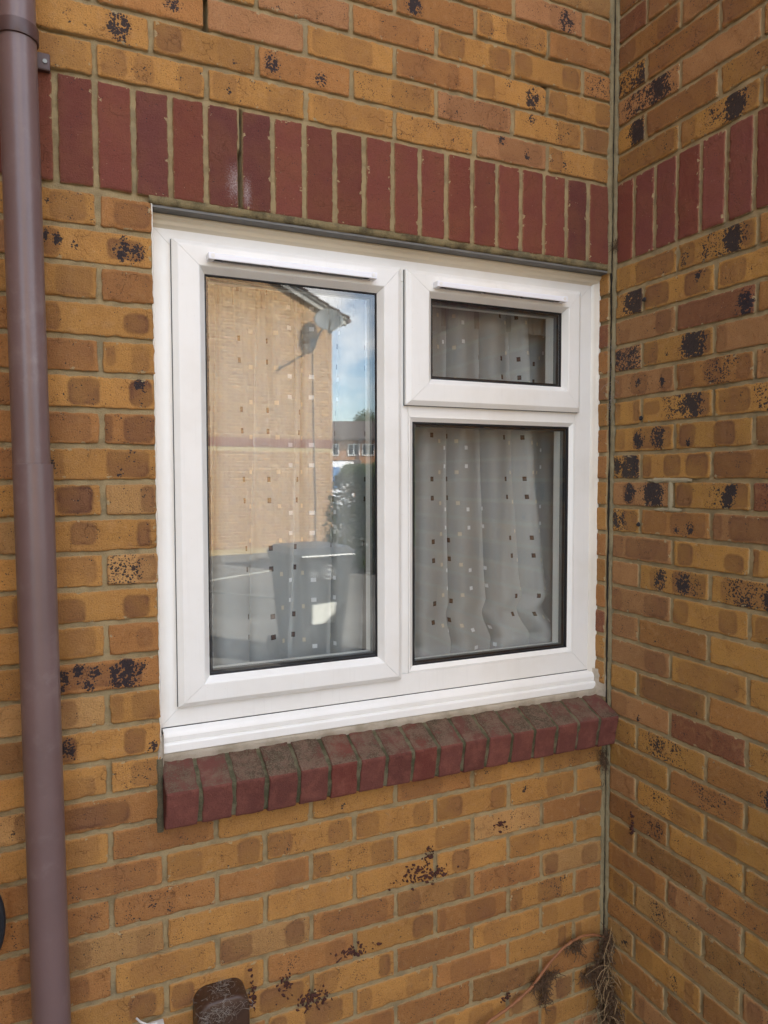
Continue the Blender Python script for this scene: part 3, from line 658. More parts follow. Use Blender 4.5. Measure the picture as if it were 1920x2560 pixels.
o = fillet('right_fillet', '', f_right, mat_mortar('corner_cement', (0.34, 0.28, 0.165), (0.17, 0.14, 0.085), .5)); o.parent = fil; o.matrix_parent_inverse = Matrix.Translation(-fil.location); o.name = 'cement_strip'
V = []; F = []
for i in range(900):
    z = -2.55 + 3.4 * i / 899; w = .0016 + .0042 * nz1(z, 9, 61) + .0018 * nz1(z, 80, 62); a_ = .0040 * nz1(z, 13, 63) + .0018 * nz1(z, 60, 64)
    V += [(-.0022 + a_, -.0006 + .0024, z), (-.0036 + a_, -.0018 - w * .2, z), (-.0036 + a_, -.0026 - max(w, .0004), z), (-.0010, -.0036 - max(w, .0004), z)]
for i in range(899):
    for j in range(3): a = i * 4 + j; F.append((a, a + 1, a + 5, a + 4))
o = raw('crack_shade', V, F, mat_plain('black_crack_shade', (0.022, 0.019, 0.014), .95), fil, True)  # near-black strip painted in for the shade inside the deep crack
def f_left(z0, z1):
    V = []; F = []; n = int((z1 - z0) / .004)
    for i in range(n + 1):
        z = z0 + (z1 - z0) * i / n; w = .0135 + .016 * max(0, nz1(z, 18, 8)) + .006 * nz1(z, 90, 9); c = .0025 + .002 * nz1(z, 40, 7)
        V += [(-w, .004, z), (-w + .0015, -.0022, z), (-w * .5, -.0035, z), (-c + .001, -.0030, z), (-c + .001, .006, z)]
    for i in range(n):
        for j in range(4): a = i * 5 + j; F.append((a, a + 1, a + 6, a + 5))
    return V, F
CB = mat_mortar('corner_cement_b', (0.36, 0.29, 0.165), (0.18, 0.145, 0.085), .5)
for zz in ((-.245, .85), (-2.55, -1.592)):
    mb = MB(); mb.add(*f_left(*zz)); mb.build('cement_strip', CB, fil, True, fix=False)

# ------------------------------------------------------------------ sill of red bricks
SJ = [-1.2475, -1.1738, -1.0991, -1.0252, -.9486, -.873, -.7982, -.7257, -.6531, -.5814, -.5086, -.4363, -.3609, -.2882, -.2141, -.1408, -.0677, -.0015]
sill = thing('brick_sill', 'sloping window sill of red bricks with moss, under the white window', 'window sill', (-.62, 0, -1.55))
path = [(.06, -1.4530), (.045, -1.4565), (-.048, -1.4975), (-.0525, -1.5005), (-.0540, -1.5050), (-.0400, -1.5840), (-.0370, -1.5865), (.015, -1.598)]
def densify(p, st=.005):
    o = []
    for a, b in zip(p[:-1], p[1:]):
        n = max(1, int(math.dist(a, b) / st)); o += [(a[0] + (b[0]-a[0])*i/n, a[1] + (b[1]-a[1])*i/n) for i in range(n)]
    return o + [p[-1]]
dp = densify(path); SV = []; SF = []; ST = []; rs = random.Random(8)
for k in range(17):
    x0 = SJ[k] + (.0048 if k else .0); x1 = SJ[k + 1] - (.0048 if k < 16 else .0015); off = k * 7.7
    cols = [x0 + .004, x0, x0 + .0012, x0 + .004] + [x0 + .008 + (x1 - x0 - .016) * i / 9 for i in range(10)] + [x1 - .004, x1 - .0012, x1, x1 - .004]
    nc = len(cols); base = len(SV); dv = rs.uniform(-.0015, .0015); cs = (.188, .064, .050) if k not in (5, 8) else (.21, .058, .042); tn = rs.uniform(.78, 1.05)
    for j, (y, z) in enumerate(dp):
        nx_, nz_ = (-.40, .91) if y > -.05 and z > -1.5 else ((-.98, -.17) if z > -1.5855 else (0, -1))
        for i, x in enumerate(cols):
            e = min(abs(x - x0), abs(x1 - x)); ins = 0
            if i in (0, nc - 1): ins = .030
            elif e < .0020: ins = .0016 * (1 - e / .0020)**2
            nn = .0020 * float(fbm(np.array([x + off]), np.array([y * 1.3 + z]), 38)[0])
            d = -ins + nn + dv; wx = .0040 * float(vn(np.array([y + off]), np.array([z + x * .1]), 60)[0]) * (1 if e < .006 else 0)
            SV.append((min(x + wx, -.0012), y + nx_ * d, z + nz_ * d)); ST.append((cs[0]*tn, cs[1]*tn, cs[2]*tn, 1))
    for j in range(len(dp) - 1):
        for i in range(nc - 1): a = base + j * nc + i; SF.append((a, a + nc, a + nc + 1, a + 1))
o = raw('sill_bricks', SV, SF, SILLM, sill, True)
at = o.data.attributes.new('tone', 'FLOAT_COLOR', 'POINT'); at.data.foreach_set('color', np.array(ST, np.float32).ravel())
V = []; F = []; dq = densify([(.06, -1.4565), (.045, -1.4600), (-.0465, -1.5010), (-.0500, -1.5075), (-.0360, -1.5820), (.015, -1.592)], .004); xs = np.linspace(-1.247, -.001, 500)
for x in xs:
    for (y, z) in dq:
        n = .0022 * float(vn(np.array([x]), np.array([y + z]), 70, 4)[0]); V.append((x, y + n, z + n))
nq = len(dq)
for i in range(len(xs) - 1):
    for j in range(nq - 1): a = i * nq + j; F.append((a, a + 1, a + nq + 1, a + nq))
raw('sill_mortar', V, F, MORT_SILL, sill, True)
# cheek of the first brick, and dark mortar packing between it and the wall
prof = [(p[0], p[1]) for p in dp]
V = [(-1.2472, y, z) for y, z in prof] + [(-1.2472, .02, -1.5)]
raw('sill_end', V, [tuple(range(len(V)))], SILLM, sill).data.attributes.new('tone', 'FLOAT_COLOR', 'POINT').data.foreach_set('color', np.tile([.12, .03, .026, 1], (len(V), 1)).astype(np.float32).ravel())
mb = MB()
for i in range(60):
    z = -1.60 + .155 * i / 59
V = []; F = []
for i in range(60):
    z = -1.605 + .165 * i / 59; w = .004 * nz1(z, 60, 12)
    V += [(-1.262 + w, .004, z), (-1.258 + w, -.0035, z), (-1.250, -.005 + w * .5, z), (-1.246, .002, z)]
for i in range(59):
    for j in range(3): a = i * 4 + j; F.append((a, a + 1, a + 5, a + 4))
raw('end_mortar', V, F, mat_mortar('dark_packing', (0.22, 0.185, 0.12), (0.09, 0.08, 0.05), .6, green=.25), sill, True)

# ------------------------------------------------------------------ the window
win = thing('window', 'white plastic double glazed window with tall side casement and small top opener', 'window', (-.64, .06, -1.39))
YF = .050
SEALG = mat_plain('grey_weather_seal', (0.10, 0.10, 0.105), .6)
def ring_frame(mb, x0, x1, z0, z1, prof, gap=.00035):
    for side in range(4):
        Va = []; Vb = []
        for s, y in prof:
            if side == 0: a = (x0 + s + gap, y, z0 + s); b = (x1 - s - gap, y, z0 + s)
            elif side == 1: a = (x1 - s, y, z0 + s + gap); b = (x1 - s, y, z1 - s - gap)
            elif side == 2: a = (x1 - s - gap, y, z1 - s); b = (x0 + s + gap, y, z1 - s)
            else: a = (x0 + s, y, z1 - s - gap); b = (x0 + s, y, z0 + s + gap)
            Va.append(a); Vb.append(b)
        n = len(prof); mb.add(Va + Vb, [(i, (i + 1) % n, n + (i + 1) % n, n + i) for i in range(n)] + [tuple(range(n)), tuple(range(2*n - 1, n - 1, -1))])
    return mb
mb = MB()
ring_frame(mb, -1.2461, -.0276, -1.3900, -.2660, [(0, .120), (0, .0515), (.0012, YF), (.0555, YF), (.0560, .0505), (.0560, .120)])
mb.build('frame', UPVC, win)
mb = MB(); mb.rbox(-.6680, -.6185, YF + .0006, .118, -1.3335, -.3225, .0012); mb.build('mullion', UPVC, win)
mb = MB(); mb.rbox(-.6182, -.0842, YF + .0006, .118, -.6615, -.6080, .0012); mb.build('transom', UPVC, win)
def vent(x0, x1, zt, parent):
    mb = MB(); zb = zt - .0150; yb = .0318; yf = .0060
    prof = [(yb, zt), (yf + .006, zt), (yf + .0015, zt - .0012), (yf, zt - .003), (yf, zb + .0015), (yf + .0012, zb), (yf + .002, zb), (yf + .002, zb + .003), (yb - .003, zb + .003), (yb - .003, zb), (yb, zb)]
    mb.extrude(prof, (lambda a, b: (x0 + .002, a, b), lambda a, b: (x1 - .002, a, b)))
    for xx in (x0, x1 - .014): mb.rbox(xx, xx + .014, yf - .0003, yb, zb - .0003, zt + .0003, .0018)
    v = mb.build('trickle_vent', UPVC_W, parent)
    mb = MB(); n = int((x1 - x0 - .05) / .0042)
    for i in range(n):
        if i % (n // 3) in (0, 1): continue
        x = x0 + .025 + i * .0042; mb.box(x, x + .0018, yf + .0021, yb - .0032, zb + .0008, zb + .0026)
    mb.build('grille', UPVC_G, v)
    mb = MB(); mb.box(x0 + .016, x1 - .016, yf + .0022, yb - .0031, zb + .0027, zb + .0029); mb.build('grille_slot', GASK, v)
    for xx in (x0 + .010, x1 - .010):
        mb = MB(); mb.tube([(xx, yf - .0012, zt - .0072), (xx, yf + .001, zt - .0072)], .0043, 20); mb.build('screw_cap', UPVC, v)
UPVC_W = mat_plain('bright_white_plastic', (0.90, 0.90, 0.93), .25, .5)
UPVC_G = mat_plain('grey_grille', (0.30, 0.30, 0.30), .5)
SP = [(0, .0495), (.0000, .0440), (.0008, .0425), (.0115, .0326), (.0135, .0318), (.0560, .0315), (.0585, .0320), (.0600, .0332), (.0725, .0500), (.0725, .060), (0.0, .060)]
def glazing(x0, x1, z0, z1, yg, parent, tag_=''):
    """visible opening x0..x1, z0..z1; outer glass face at yg"""
    mb = MB(); ring_frame(mb, x0 - .002, x1 + .002, z0 - .002, z1 + .002, [(0, yg - .004), (.0045, yg - .0035), (.0060, yg - .0005), (.0060, yg + .002), (0, yg + .002)], 0)
    mb.build('gasket', GASK, parent)
    t = (x1 - x0) * .5; e = .006
    mb = MB(); ring_frame(mb, x0 - e, x1 + e, z0 - e, z1 + e, [(0.0, yg + .0045), (.0100, yg + .0045), (.0100, yg + .0075), (.0160, yg + .0080), (.0160, yg + .0195), (0, yg + .0195)], 0)
    mb.build('spacer_bar', SPACER, parent)
    mb = MB(); ring_frame(mb, x0 - e, x1 + e, z0 - e, z1 + e, [(.010, yg + .0046), (.0152, yg + .0046), (.0152, yg + .0068), (.010, yg + .0068)], 0)
    mb.build('edge_seal', GASK, parent)
    for k, dy in enumerate((0.0, .0205)):
        mb = MB(); tilt = .00012 * k
        x_0, x_1, z_0, z_1 = x0 - e, x1 + e, z0 - e, z1 + e
        V = [(x_0, yg + dy, z_0), (x_1, yg + dy + tilt, z_0), (x_1, yg + dy + tilt, z_1), (x_0, yg + dy, z_1), (x_0, yg + dy + .004, z_0), (x_1, yg + dy + .004 + tilt, z_0), (x_1, yg + dy + .004 + tilt, z_1), (x_0, yg + dy + .004, z_1)]
        mb.add(V, [(0,3,2,1),(4,5,6,7),(0,1,5,4),(1,2,6,5),(2,3,7,6),(3,0,4,7)]); mb.build('glass_pane', GLASS, parent)
    mb = MB(); ring_frame(mb, x0 - .004, x1 + .004, z0 - .004, z1 + .004, [(-.02, yg + .0255), (.004, yg + .0255), (.007, yg + .028), (.007, .120), (-.02, .120)], 0)
    mb.build('inner_bead', UPVC, parent)
def sash(x0, x1, z0, z1):
    mb = ring_frame(MB(), x0, x1, z0, z1, SP); s = mb.build('sash', UPVC, win)
    glazing(x0 + .0728, x1 - .0728 + (.011 if x0 < -1 else .016) - .011, z0 + .0628 + .0, z1 - .0660, .0545, s); return s
# left casement, top right opener
def sash2(x0, x1, z0, z1, gx0, gx1, gz0, gz1):
    s = None; mb = MB()
    L4 = [(x0, x1, z0, z1, gx0, gx1, gz0, gz1)]
    base = [(0, .0495), (0, .0440), (.011, .0425), (.155, .0326), (.185, .0318)]
    prof = [(0.008, .0495), (0.008, .0455), (.0, .0440), (.0, .0375), (.16, .0305), (.185, .0300), (.775, .0300), (.80, .0306), (.825, .0322), (1., .0500), (1., .060), (0., .060)]
    def P(side, t, y, end):
        xa = x0 + (gx0 - x0) * t; xb = x1 + (gx1 - x1) * t; za = z0 + (gz0 - z0) * t; zb = z1 + (gz1 - z1) * t; g_ = .00035
        return {0: [(xa + g_, y, za), (xb - g_, y, za)], 1: [(xb, y, za + g_), (xb, y, zb - g_)], 2: [(xb - g_, y, zb), (xa + g_, y, zb)], 3: [(xa, y, zb - g_), (xa, y, za + g_)]}[side][end]
    n = len(prof)
    for side in range(4):
        V = [P(side, t, y, 0) for t, y in prof] + [P(side, t, y, 1) for t, y in prof]
        mb.add(V, [(i, (i + 1) % n, n + (i + 1) % n, n + i) for i in range(n)] + [tuple(range(n)), tuple(range(2*n - 1, n - 1, -1))])
    s = mb.build('sash', UPVC, win); glazing(gx0, gx1, gz0, gz1, .0545, s)
    mb = ring_frame(MB(), x0 - .0012, x1 + .0012, z0 - .0010, z1 + .0012, [(0, .0497), (0, .0480), (.0030, .0480), (.0030, .0497)], 0); mb.build('weather_seal', SEALG, s); return s
s1 = sash2(-1.2058, -.6449, -1.3440, -.2927, -1.1327, -.7061, -1.2812, -.3592)
s1['label'] = 'tall side hung casement'
vent(-1.131, -.7235, -.3215, s1)
s2 = sash2(-.6316, -.0786, -.6357, -.2939, -.5526, -.1346, -.5647, -.3567)
s2['label'] = 'small top hung opener'
vent(-.5570, -.1480, -.3215, s2)
# fixed light
mb = MB()
prof = [(0., .0515), (.0, .0502), (.004, .0500), (.0170, .0600), (.0170, .066), (0., .066)]
ring_frame(mb, -.6178, -.0845, -1.3335, -.6612, prof); fx = mb.build('fixed_light_bead', UPVC, win); glazing(-.6005, -.1016, -1.3180, -.6785, .0625, fx)
# cill
mb = MB(); cp = [(.118, -1.3915), (.0495, -1.3915), (.0420, -1.3985), (.0385, -1.4040), (.0365, -1.4090), (.0372, -1.4190), (.0395, -1.4205), (.0330, -1.4230), (.0310, -1.4260), (.0305, -1.4420), (.0330, -1.4440), (.118, -1.4440)]
mb.extrude(cp, (lambda a, b: (-1.2400, a, b), lambda a, b: (-.0150, a, b))); mb.build('cill', UPVC, win)
mb = MB(); mb.box(-1.246, -.0275, .0502, .11, -1.3914, -1.3902); mb.build('cill_gap', GASK, win)
# head trim
mb = MB(); hp = [(.060, -.2430), (.0345, -.2432), (.0335, -.2470), (.0365, -.2520), (.0400, -.2545), (.0415, -.2570), (.0430, -.2630), (.0470, -.2665), (.0496, -.2700), (.060, -.2700)]
mb.extrude(hp, (lambda a, b: (-1.2495, a, b), lambda a, b: (-.0060, a, b))); o = mb.build('head_trim', UPVC_CREAM, win)
# sealant beads
def bead(name, fn, z0, z1, mat, st=.004):
    V = []; F = []; n = int((z1 - z0) / st)
    for i in range(n + 1): V += fn(z0 + (z1 - z0) * i / n)
    k = len(V) // (n + 1)
    for i in range(n):
        for j in range(k - 1): a = i * k + j; F.append((a, a + 1, a + k + 1, a + k))
    return raw(name, V, F, mat, win, True)
def jt(z, o):   # lumps where the mortar joints are
    ph = ((z + .23) % .075) / .075; d = min(ph, 1 - ph); return math.exp(-(d / .10)**2)
bead('sealant', lambda z: [(-1.2475, .060, z), (-1.2515 - .0012 * jt(z, 0) - .0008 * nz1(z, 60, 3), .0045 - .0010 * nz1(z, 60, 2), z), (-1.2503 - .0016 * jt(z, 0), .0018, z), (-1.2485 - .0008 * jt(z, 0), .0030, z), (-1.2475, .020, z), (-1.2440 + .0008 * nz1(z, 50, 1), .046, z), (-1.2425 + .0008 * nz1(z, 50, 6), .0505, z)], -1.45, -.236, SEALM)
bead('sealant', lambda z: [(-.0300 + .0006 * nz1(z, 30, 21), .0503, z), (-.0262, .0470 + .0008 * nz1(z, 40, 22), z), (-.0180, .0448 + .001 * nz1(z, 40, 24), z), (-.0115, .0430 + .002 * nz1(z, 35, 25), z), (-.0076, .0400 + .0035 * nz1(z, 35, 26) + .0015 * nz1(z, 120, 27), z), (-.002, .0415, z)], -1.405, -.246, SEALM)
# mortar bed under the cill, and lump at its right end
V = []; F = []; n = 320
for i in range(n + 1):
    x = -1.252 + 1.2515 * i / n; q = lambda s, o: float(vn(np.array([x]), np.array([o * 1.7]), s, o)[0])
    up = .016 * max(0, min(1, (x + .028) / .012)) if x > -.028 else 0
    V += [(x, .060, -1.4435 + up), (x, .0345 + .002 * q(60, 2) - .002 * (up > 0), -1.4440 + up), (x, .0300 + .003 * q(90, 3), -1.4475 + .6 * up + .002 * q(50, 5)), (x, .0310 + .003 * q(70, 4), -1.4550 + .0015 * q(120, 6)), (x, .0320 + .005 * q(80, 7), -1.4610 + .0015 * q(100, 8)), (x, .036, -1.472)]
for i in range(n):
    for j in range(5): a = i * 6 + j; F.append((a, a + 1, a + 7, a + 6))
raw('cill_mortar', V, F, MORT_PALE, win, True)
mb = MB(); V = []; F = []
for i in range(21):
    z = -1.385 - .078 * i / 20; w = .006 * nz1(z, 90, 31) + .003 * nz1(z, 260, 33); e = .016 + .012 * math.sin(math.pi * i / 20)
    V += [(-.020 - .2 * e, .052, z), (-.013, .040 + w, z), (-.004, .026 - .5 * e + w, z), (-.0008, .020 - e * .9 + w, z), (.003, .02 - e, z)]
for i in range(20):
    for j in range(4): a = i * 5 + j; F.append((a, a + 1, a + 6, a + 5))
raw('corner_mortar', V, F, MORT_PALE, win, True)
V = []; F = []
for i in range(19):
    z = -1.392 - .072 * i / 18; w = .004 * nz1(z, 90, 41) + .003 * nz1(z, 260, 43); e = .006 + .006 * i / 18
    V += [(-1.253 - e * .4, .004, z), (-1.2525 - e * .3 + w, -.001, z), (-1.248 + w, .004 - e * .3, z), (-1.243 + w * .5, .018, z), (-1.2395, .034, z)]
for i in range(18):
    for j in range(4): a = i * 5 + j; F.append((a, a + 1, a + 6, a + 5))
raw('corner_mortar', V, F, MORT_PALE, win, True)
# inside window board
mb = MB(); mb.rbox(-1.30, .03, .121, .34, -1.372, -1.350, .004); o = mb.build('window_board', mat_plain('white_painted_board', (0.62, 0.63, 0.65), .35), win)

# ------------------------------------------------------------------ room behind
mb = MB()
mb.box(-3.5, .45, .262, .27, -2.35, -1.375); mb.box(-3.5, -1.30, .262, .27, -1.375, .1); mb.box(.03, .45, .262, .27, -1.375, .1); mb.box(-1.30, .03, .262, .27, -.15, .1)
mb.box(-3.52, .47, 3.6, 3.7, -2.35, .12); mb.box(-3.6, -3.5, .26, 3.7, -2.35, .12); mb.box(.45, .55, .26, 3.7, -2.35, .12); mb.box(-3.5, .45, .26, 3.6, .1, .16)
tag(mb.build('room_walls', mat_plain('beige_room_paint', (0.30, 0.27, 0.235), .9)), kind='structure')
mb = MB(); mb.box(-3.5, .45, .26, 3.6, -2.45, -2.35); tag(mb.build('room_floor', mat_plain('brown_carpet', (0.12, 0.085, 0.06), .95)), kind='structure')

# ------------------------------------------------------------------ net curtains
def curtain(label, x0, x1, z_top, seed, foldfn, zb_fn, gather=1.45, y0=.185, shear=None, hem=True):
    nx, nz = 330, 110; U = np.linspace(0, 1, nx); T = np.linspace(0, 1, nz)
    UU, TT = np.meshgrid(U, T, indexing='ij')
    zb = zb_fn(UU); Z = z_top + (zb - z_top) * TT
    X = x0 + (x1 - x0) * UU; X = X + shear(UU, TT)
    Y = y0 + foldfn(UU, TT)
    clothU = UU * (x1 - x0) * gather; clothV = (TT * (z_top + 1.34))
    P = np.stack([X, Y, Z], -1).reshape(-1, 3); idx = np.arange(nx * nz).reshape(nx, nz)
    F = np.stack([idx[:-1, :-1], idx[1:, :-1], idx[1:, 1:], idx[:-1, 1:]], -1).reshape(-1, 4)
    me = np_mesh('net_curtain', P, F, NET); uvl = me.uv_layers.new(name='cloth')
    uvv = np.stack([clothU.ravel(), clothV.ravel()], -1); li = np.empty(len(me.loops), np.int32); me.loops.foreach_get('vertex_index', li)
    uvl.data.foreach_set('uv', uvv[li].astype(np.float32).ravel())
    o = bpy.data.objects.new('net_curtain', me); COL.objects.link(o)
    return tag(o, label, 'curtain', None)
def cusp(t): return 1 - np.abs(((t + 1) % 2) - 1) * 2     # sharp folds
def foldA(u, t):
    return .018 * np.sin(2 * np.pi * (u * 6.3 + .25 * t) + 1.2 * np.sin(5 * u)) * (.6 + .7 * t) + .006 * np.sin(2 * np.pi * (u * 13.2 - .3 * t)) + .004 * fbm(u * 4, t * 3, 3, 2)
def shA(u, t):
    return .023 * np.sin(2 * np.pi * (u * 6.3 + .25 * t) + 1.2 * np.sin(5 * u) + 1.3) * (.55 + .55 * t) + .006 * np.sin(2 * np.pi * (u * 13.2 - .3 * t) + 1) - .02 * t * u
zbA = lambda u: -1.348 + .055 * np.exp(-((u - .33) / .10)**2) * 0 + .10 * np.clip((u - .10) / .30, 0, 1) * (u < .30) * 0
curtain('net curtain with small brown and white squares behind the tall left pane', -1.28, -.672, -.30, 1, foldA, lambda u: -1.347 + .0 * u, 1.25, .175, shA)
def foldB(u, t):
    return .024 * np.sin(2 * np.pi * (u * 5.2 + .1 * t) + 1.0 * np.sin(4 * u + 1)) * (.7 + .4 * t) + .008 * np.sin(2 * np.pi * (u * 9.3 + .35 * t * t)) + .004 * fbm(u * 4, t * 3, 3, 9)
def shB(u, t):
    s = .023 * np.sin(2 * np.pi * (u * 5.2 + .1 * t) + 1.0 * np.sin(4 * u + 1) + 1.3) * (.75 + .35 * t)
    lean = (np.interp(t, [0, .5, .78, .84, .875, .90, .95, 1], [0, .035, .075, .090, .062, .078, .128, .120])) * u**1.3 - .02 * t * (1 - u)
    return s * (1 - .75 * np.clip((u - .85) / .15, 0, 1)) + lean
curtain('net curtain with small squares bunched at its lower right corner behind the two right panes', -.640, -.165, -.30, 2, foldB, lambda u: -1.347 + 0 * u, 1.45, .170, shB)
curtain('flat edge of net curtain behind the far right side of the two right panes', -.215, .015, -.30, 3, lambda u, t: .004 * np.sin(9 * u + 2 * t) + .003 * np.sin(23 * u), lambda u: -1.347 + 0 * u, 1.06, .215, lambda u, t: .004 * np.sin(5 * t + 4 * u))
mb = MB()
# gathered heading tape
for (xa, xb) in ((-1.28, -.66), (-.66, -.02)):
    n = 200; V = []; F = []
    for i in range(n + 1):
        x = xa + (xb - xa) * i / n; y = .176 + .006 * math.sin(i * .55) + .003 * math.sin(i * 1.7)
        V += [(x, y, -.30), (x, y + .002 * math.sin(i), -.345), (x, y, -.395)]
    for i in range(n):
        for j in range(2): a = i * 3 + j; F.append((a, a + 1, a + 4, a + 3))
    mb.add(V, F)
tag(mb.build('curtain_heading', mat_plain('pale_grey_tape', (0.33, 0.31, 0.29), .9), None, True, fix=False), 'gathered grey heading tape across the top of the net curtains', 'curtain heading')

# ------------------------------------------------------------------ downpipe
pipe = thing('downpipe', 'brown plastic rainwater downpipe on the brick wall left of the window', 'downpipe', (-1.480, -.078, GZ))
def px(z): return -1.4935 + .0085 * (-(z) ) * .9 - .0005
mb = MB(); PX = lambda z: -1.4965 - .0085 * z
SZ = -.795
mb.tube([(PX(z), -.078, z) for z in (3.0, 1.5, .5, 0, -.4, SZ)], .0335, 48); mb.build('upper_pipe', PIPE, pipe, True, auto=40)
mb = MB(); mb.tube([(PX(SZ) + .0021, -.078, SZ + .0005), (PX(SZ) + .0021, -.078, SZ), (PX(-1.2) + .0020, -.078, -1.2), (PX(-1.9) + .0018, -.078, -1.9), (PX(-2.5) + .0018, -.078, GZ)], [.0345, .0358, .0356, .0354, .0354], 48); mb.build('lower_pipe', PIPE, pipe, True, auto=40)
# bracket band with lug plate and screw
BZ = .010
mb = MB(); ringv = []; n = 48; bx = PX(BZ)
prof = [(.0338, -.014), (.0370, -.0132), (.0376, -.011), (.0376, .011), (.0370, .0132), (.0338, .014)]
V = []; F = []
for i in range(n):
    th = 2 * math.pi * i / n
    for r0, h in prof: V.append((bx + r0 * math.cos(th), -.078 + r0 * math.sin(th), BZ + h))
k = len(prof)
for i in range(n):
    for j in range(k): F.append((i*k + j, ((i+1) % n)*k + j, ((i+1) % n)*k + (j+1) % k, i*k + (j+1) % k))
mb.add(V, F); br_ = mb.build('bracket_band', PIPE_D, pipe, True, auto=35)
mb = MB(); mb.rbox(bx - .054, bx + .0555, -.012, .001, BZ - .022, BZ + .012, .003); mb.rbox(bx - .02, bx + .02, -.05, -.012, BZ - .01, BZ + .008, .002); mb.build('bracket_plate', PIPE_D, pipe)
SCR = mat_plain('grey_screw', (0.22, 0.23, 0.22), .4, Metallic=.7)
for sx in (-.044, .046):
    mb = MB(); mb.tube([(bx + sx, -.0142, BZ - .005), (bx + sx, -.011, BZ - .005)], .0042, 16); mb.build('screw', SCR, pipe)

# ------------------------------------------------------------------ brown plastic cover low on the wall
vc = thing('vent_cover', 'brown plastic wall cover with rounded top and cobwebs low on the brick wall', 'vent cover', (-1.13, 0, -2.25))
V = []; F = []; outl = []
xa, xb, zt, zbm, rd = -1.190, -1.072, -1.984, -2.30, .032
for i in range(13): th = math.pi - math.pi / 2 * i / 12; outl.append((xa + rd + rd * math.cos(th), zt - rd + rd * math.sin(th)))
for i in range(13): th = math.pi / 2 - math.pi / 2 * i / 12; outl.append((xb - rd + rd * math.cos(th), zt - rd + rd * math.sin(th)))
outl.append((xb, zbm)); outl.append((xa, zbm)); cx, cz = (xa + xb) / 2, (zt + zbm) / 2
lay = [(1.0, .002), (1.0, -.050), (.985, -.0575), (.95, -.0620), (.88, -.0645), (.0, -.066)]
n = len(outl)
for s_, y in lay:
    for (x, z) in outl:
        w = (xb - xa) / 2; h = (zt - zbm) / 2; sx = 1 - (1 - s_) ; V.append((cx + (x - cx) * (1 - (1 - s_) * 1.0), y, cz + (z - cz) * (1 - (1 - s_) * w / h)))
for i in range(len(lay) - 1):
    for j in range(n): F.append((i*n + j, i*n + (j+1) % n, (i+1)*n + (j+1) % n, (i+1)*n + j))
o = raw('cover', V, F, mat_plain('dark_brown_plastic', (0.060, 0.030, 0.018), .42, .45, var=.3, vscale=18, dirt=(0.12, 0.08, 0.055, .5), dscale=60, bump=.0006, bscale=120), vc, True)
rw = random.Random(77); mb = MB()
for i in range(420):
    if rw.random() < .75:
        t = rw.random(); x = xa + .006 + (xb - xa - .012) * t; y = -rw.random() * .066; z = zt + .001 - (.03 * (abs(t - .5) * 2)**3) - (.018 * rw.random() if y < -.055 else 0)
    else: x = rw.uniform(xa, xb); y = -.067; z = zt - .03 * rw.random() - .012
    p = Vector((x, y, z)); pts = [p]; d = Vector((rw.uniform(-1, 1), rw.uniform(-.5, .2), rw.uniform(-.5, .7))).normalized()
    for k in range(4): d = (d + Vector((rw.uniform(-.7, .7), rw.uniform(-.3, .3), rw.uniform(-.7, .4)))).normalized(); p = p + d * rw.uniform(.002, .006); pts.append(p.copy())
    mb.tube(pts, rw.uniform(.00012, .00035), 3, False)
WEB = mat_plain('dusty_web', (0.30, 0.26, 0.22), .9); mb.build('cobweb', WEB, vc, fix=False)
mb = MB(); mb.rbox(-1.300, -1.255, -.022, -.002, -2.050, -2.030, .003); mb.tube([(-1.27, -.012, -2.03), (-1.29, -.02, -2.022), (-1.305, -.016, -2.014), (-1.312, -.004, -2.012)], .0022, 8)
tag(mb.build('cable_clip', mat_plain('off_white_plastic', (0.62, 0.60, 0.56), .5)), 'small off white plastic clip on the wall at the bottom edge beside the brown cover', 'cable clip')
mb = MB(); mb.tube([(-1.62 + .055 * math.cos(a), -.045 - .01 * math.sin(a), -1.70 + .10 * math.sin(a)) for a in [i * 2 * math.pi / 40 for i in range(41)]], .008, 10)
tag(mb.build('hose_loop', mat_plain('black_hose', (0.02, 0.02, 0.024), .45)), 'edge of a black coiled hose on the wall at the far left behind the downpipe', 'hose')

# ------------------------------------------------------------------ dead climber: stem, root clumps, residue, webs
BARK = mat_plain('reddish_bark', (0.30, 0.125, 0.055), .6, .35, var=.6, vscale=60, dirt=(0.30, 0.20, 0.13, .6), dscale=120, bump=.001)
ROOTM = mat_plain('dead_roots', (0.115, 0.066, 0.036), .9, var=.5, vscale=90)
ROOTL = mat_plain('pale_dry_roots', (0.34, 0.225, 0.115), .85, var=.4, vscale=70)
STAIN = mat_plain('dark_maroon_residue', (0.075, 0.026, 0.018), .85, var=.5, vscale=150)
def catmull(P, k=10):
    P = [Vector(p) for p in P]; P = [P[0] * 2 - P[1]] + P + [P[-1] * 2 - P[-2]]; o = []
    for i in range(1, len(P) - 2):
        for j in range(k):
            t = j / k; o.append(.5 * ((2 * P[i]) + (-P[i-1] + P[i+1]) * t + (2*P[i-1] - 5*P[i] + 4*P[i+1] - P[i+2]) * t*t + (-P[i-1] + 3*P[i] - 3*P[i+1] + P[i+2]) * t**3))
    o.append(P[-2]); return o
stem = thing('dead_climber', 'thin reddish brown dead climber stem arching across the wall into the corner', 'dead plant', (-.43, -.02, GZ))
mb = MB(); sp = catmull([(-.62, -.03, -2.42), (-.50, -.03, -2.345), (-.426, -.026, -2.299), (-.345, -.022, -2.275), (-.272, -.020, -2.243), (-.222, -.020, -2.200), (-.172, -.020, -2.165), (-.128, -.020, -2.148), (-.080, -.018, -2.146), (-.030, -.018, -2.160), (-.008, -.026, -2.172)])
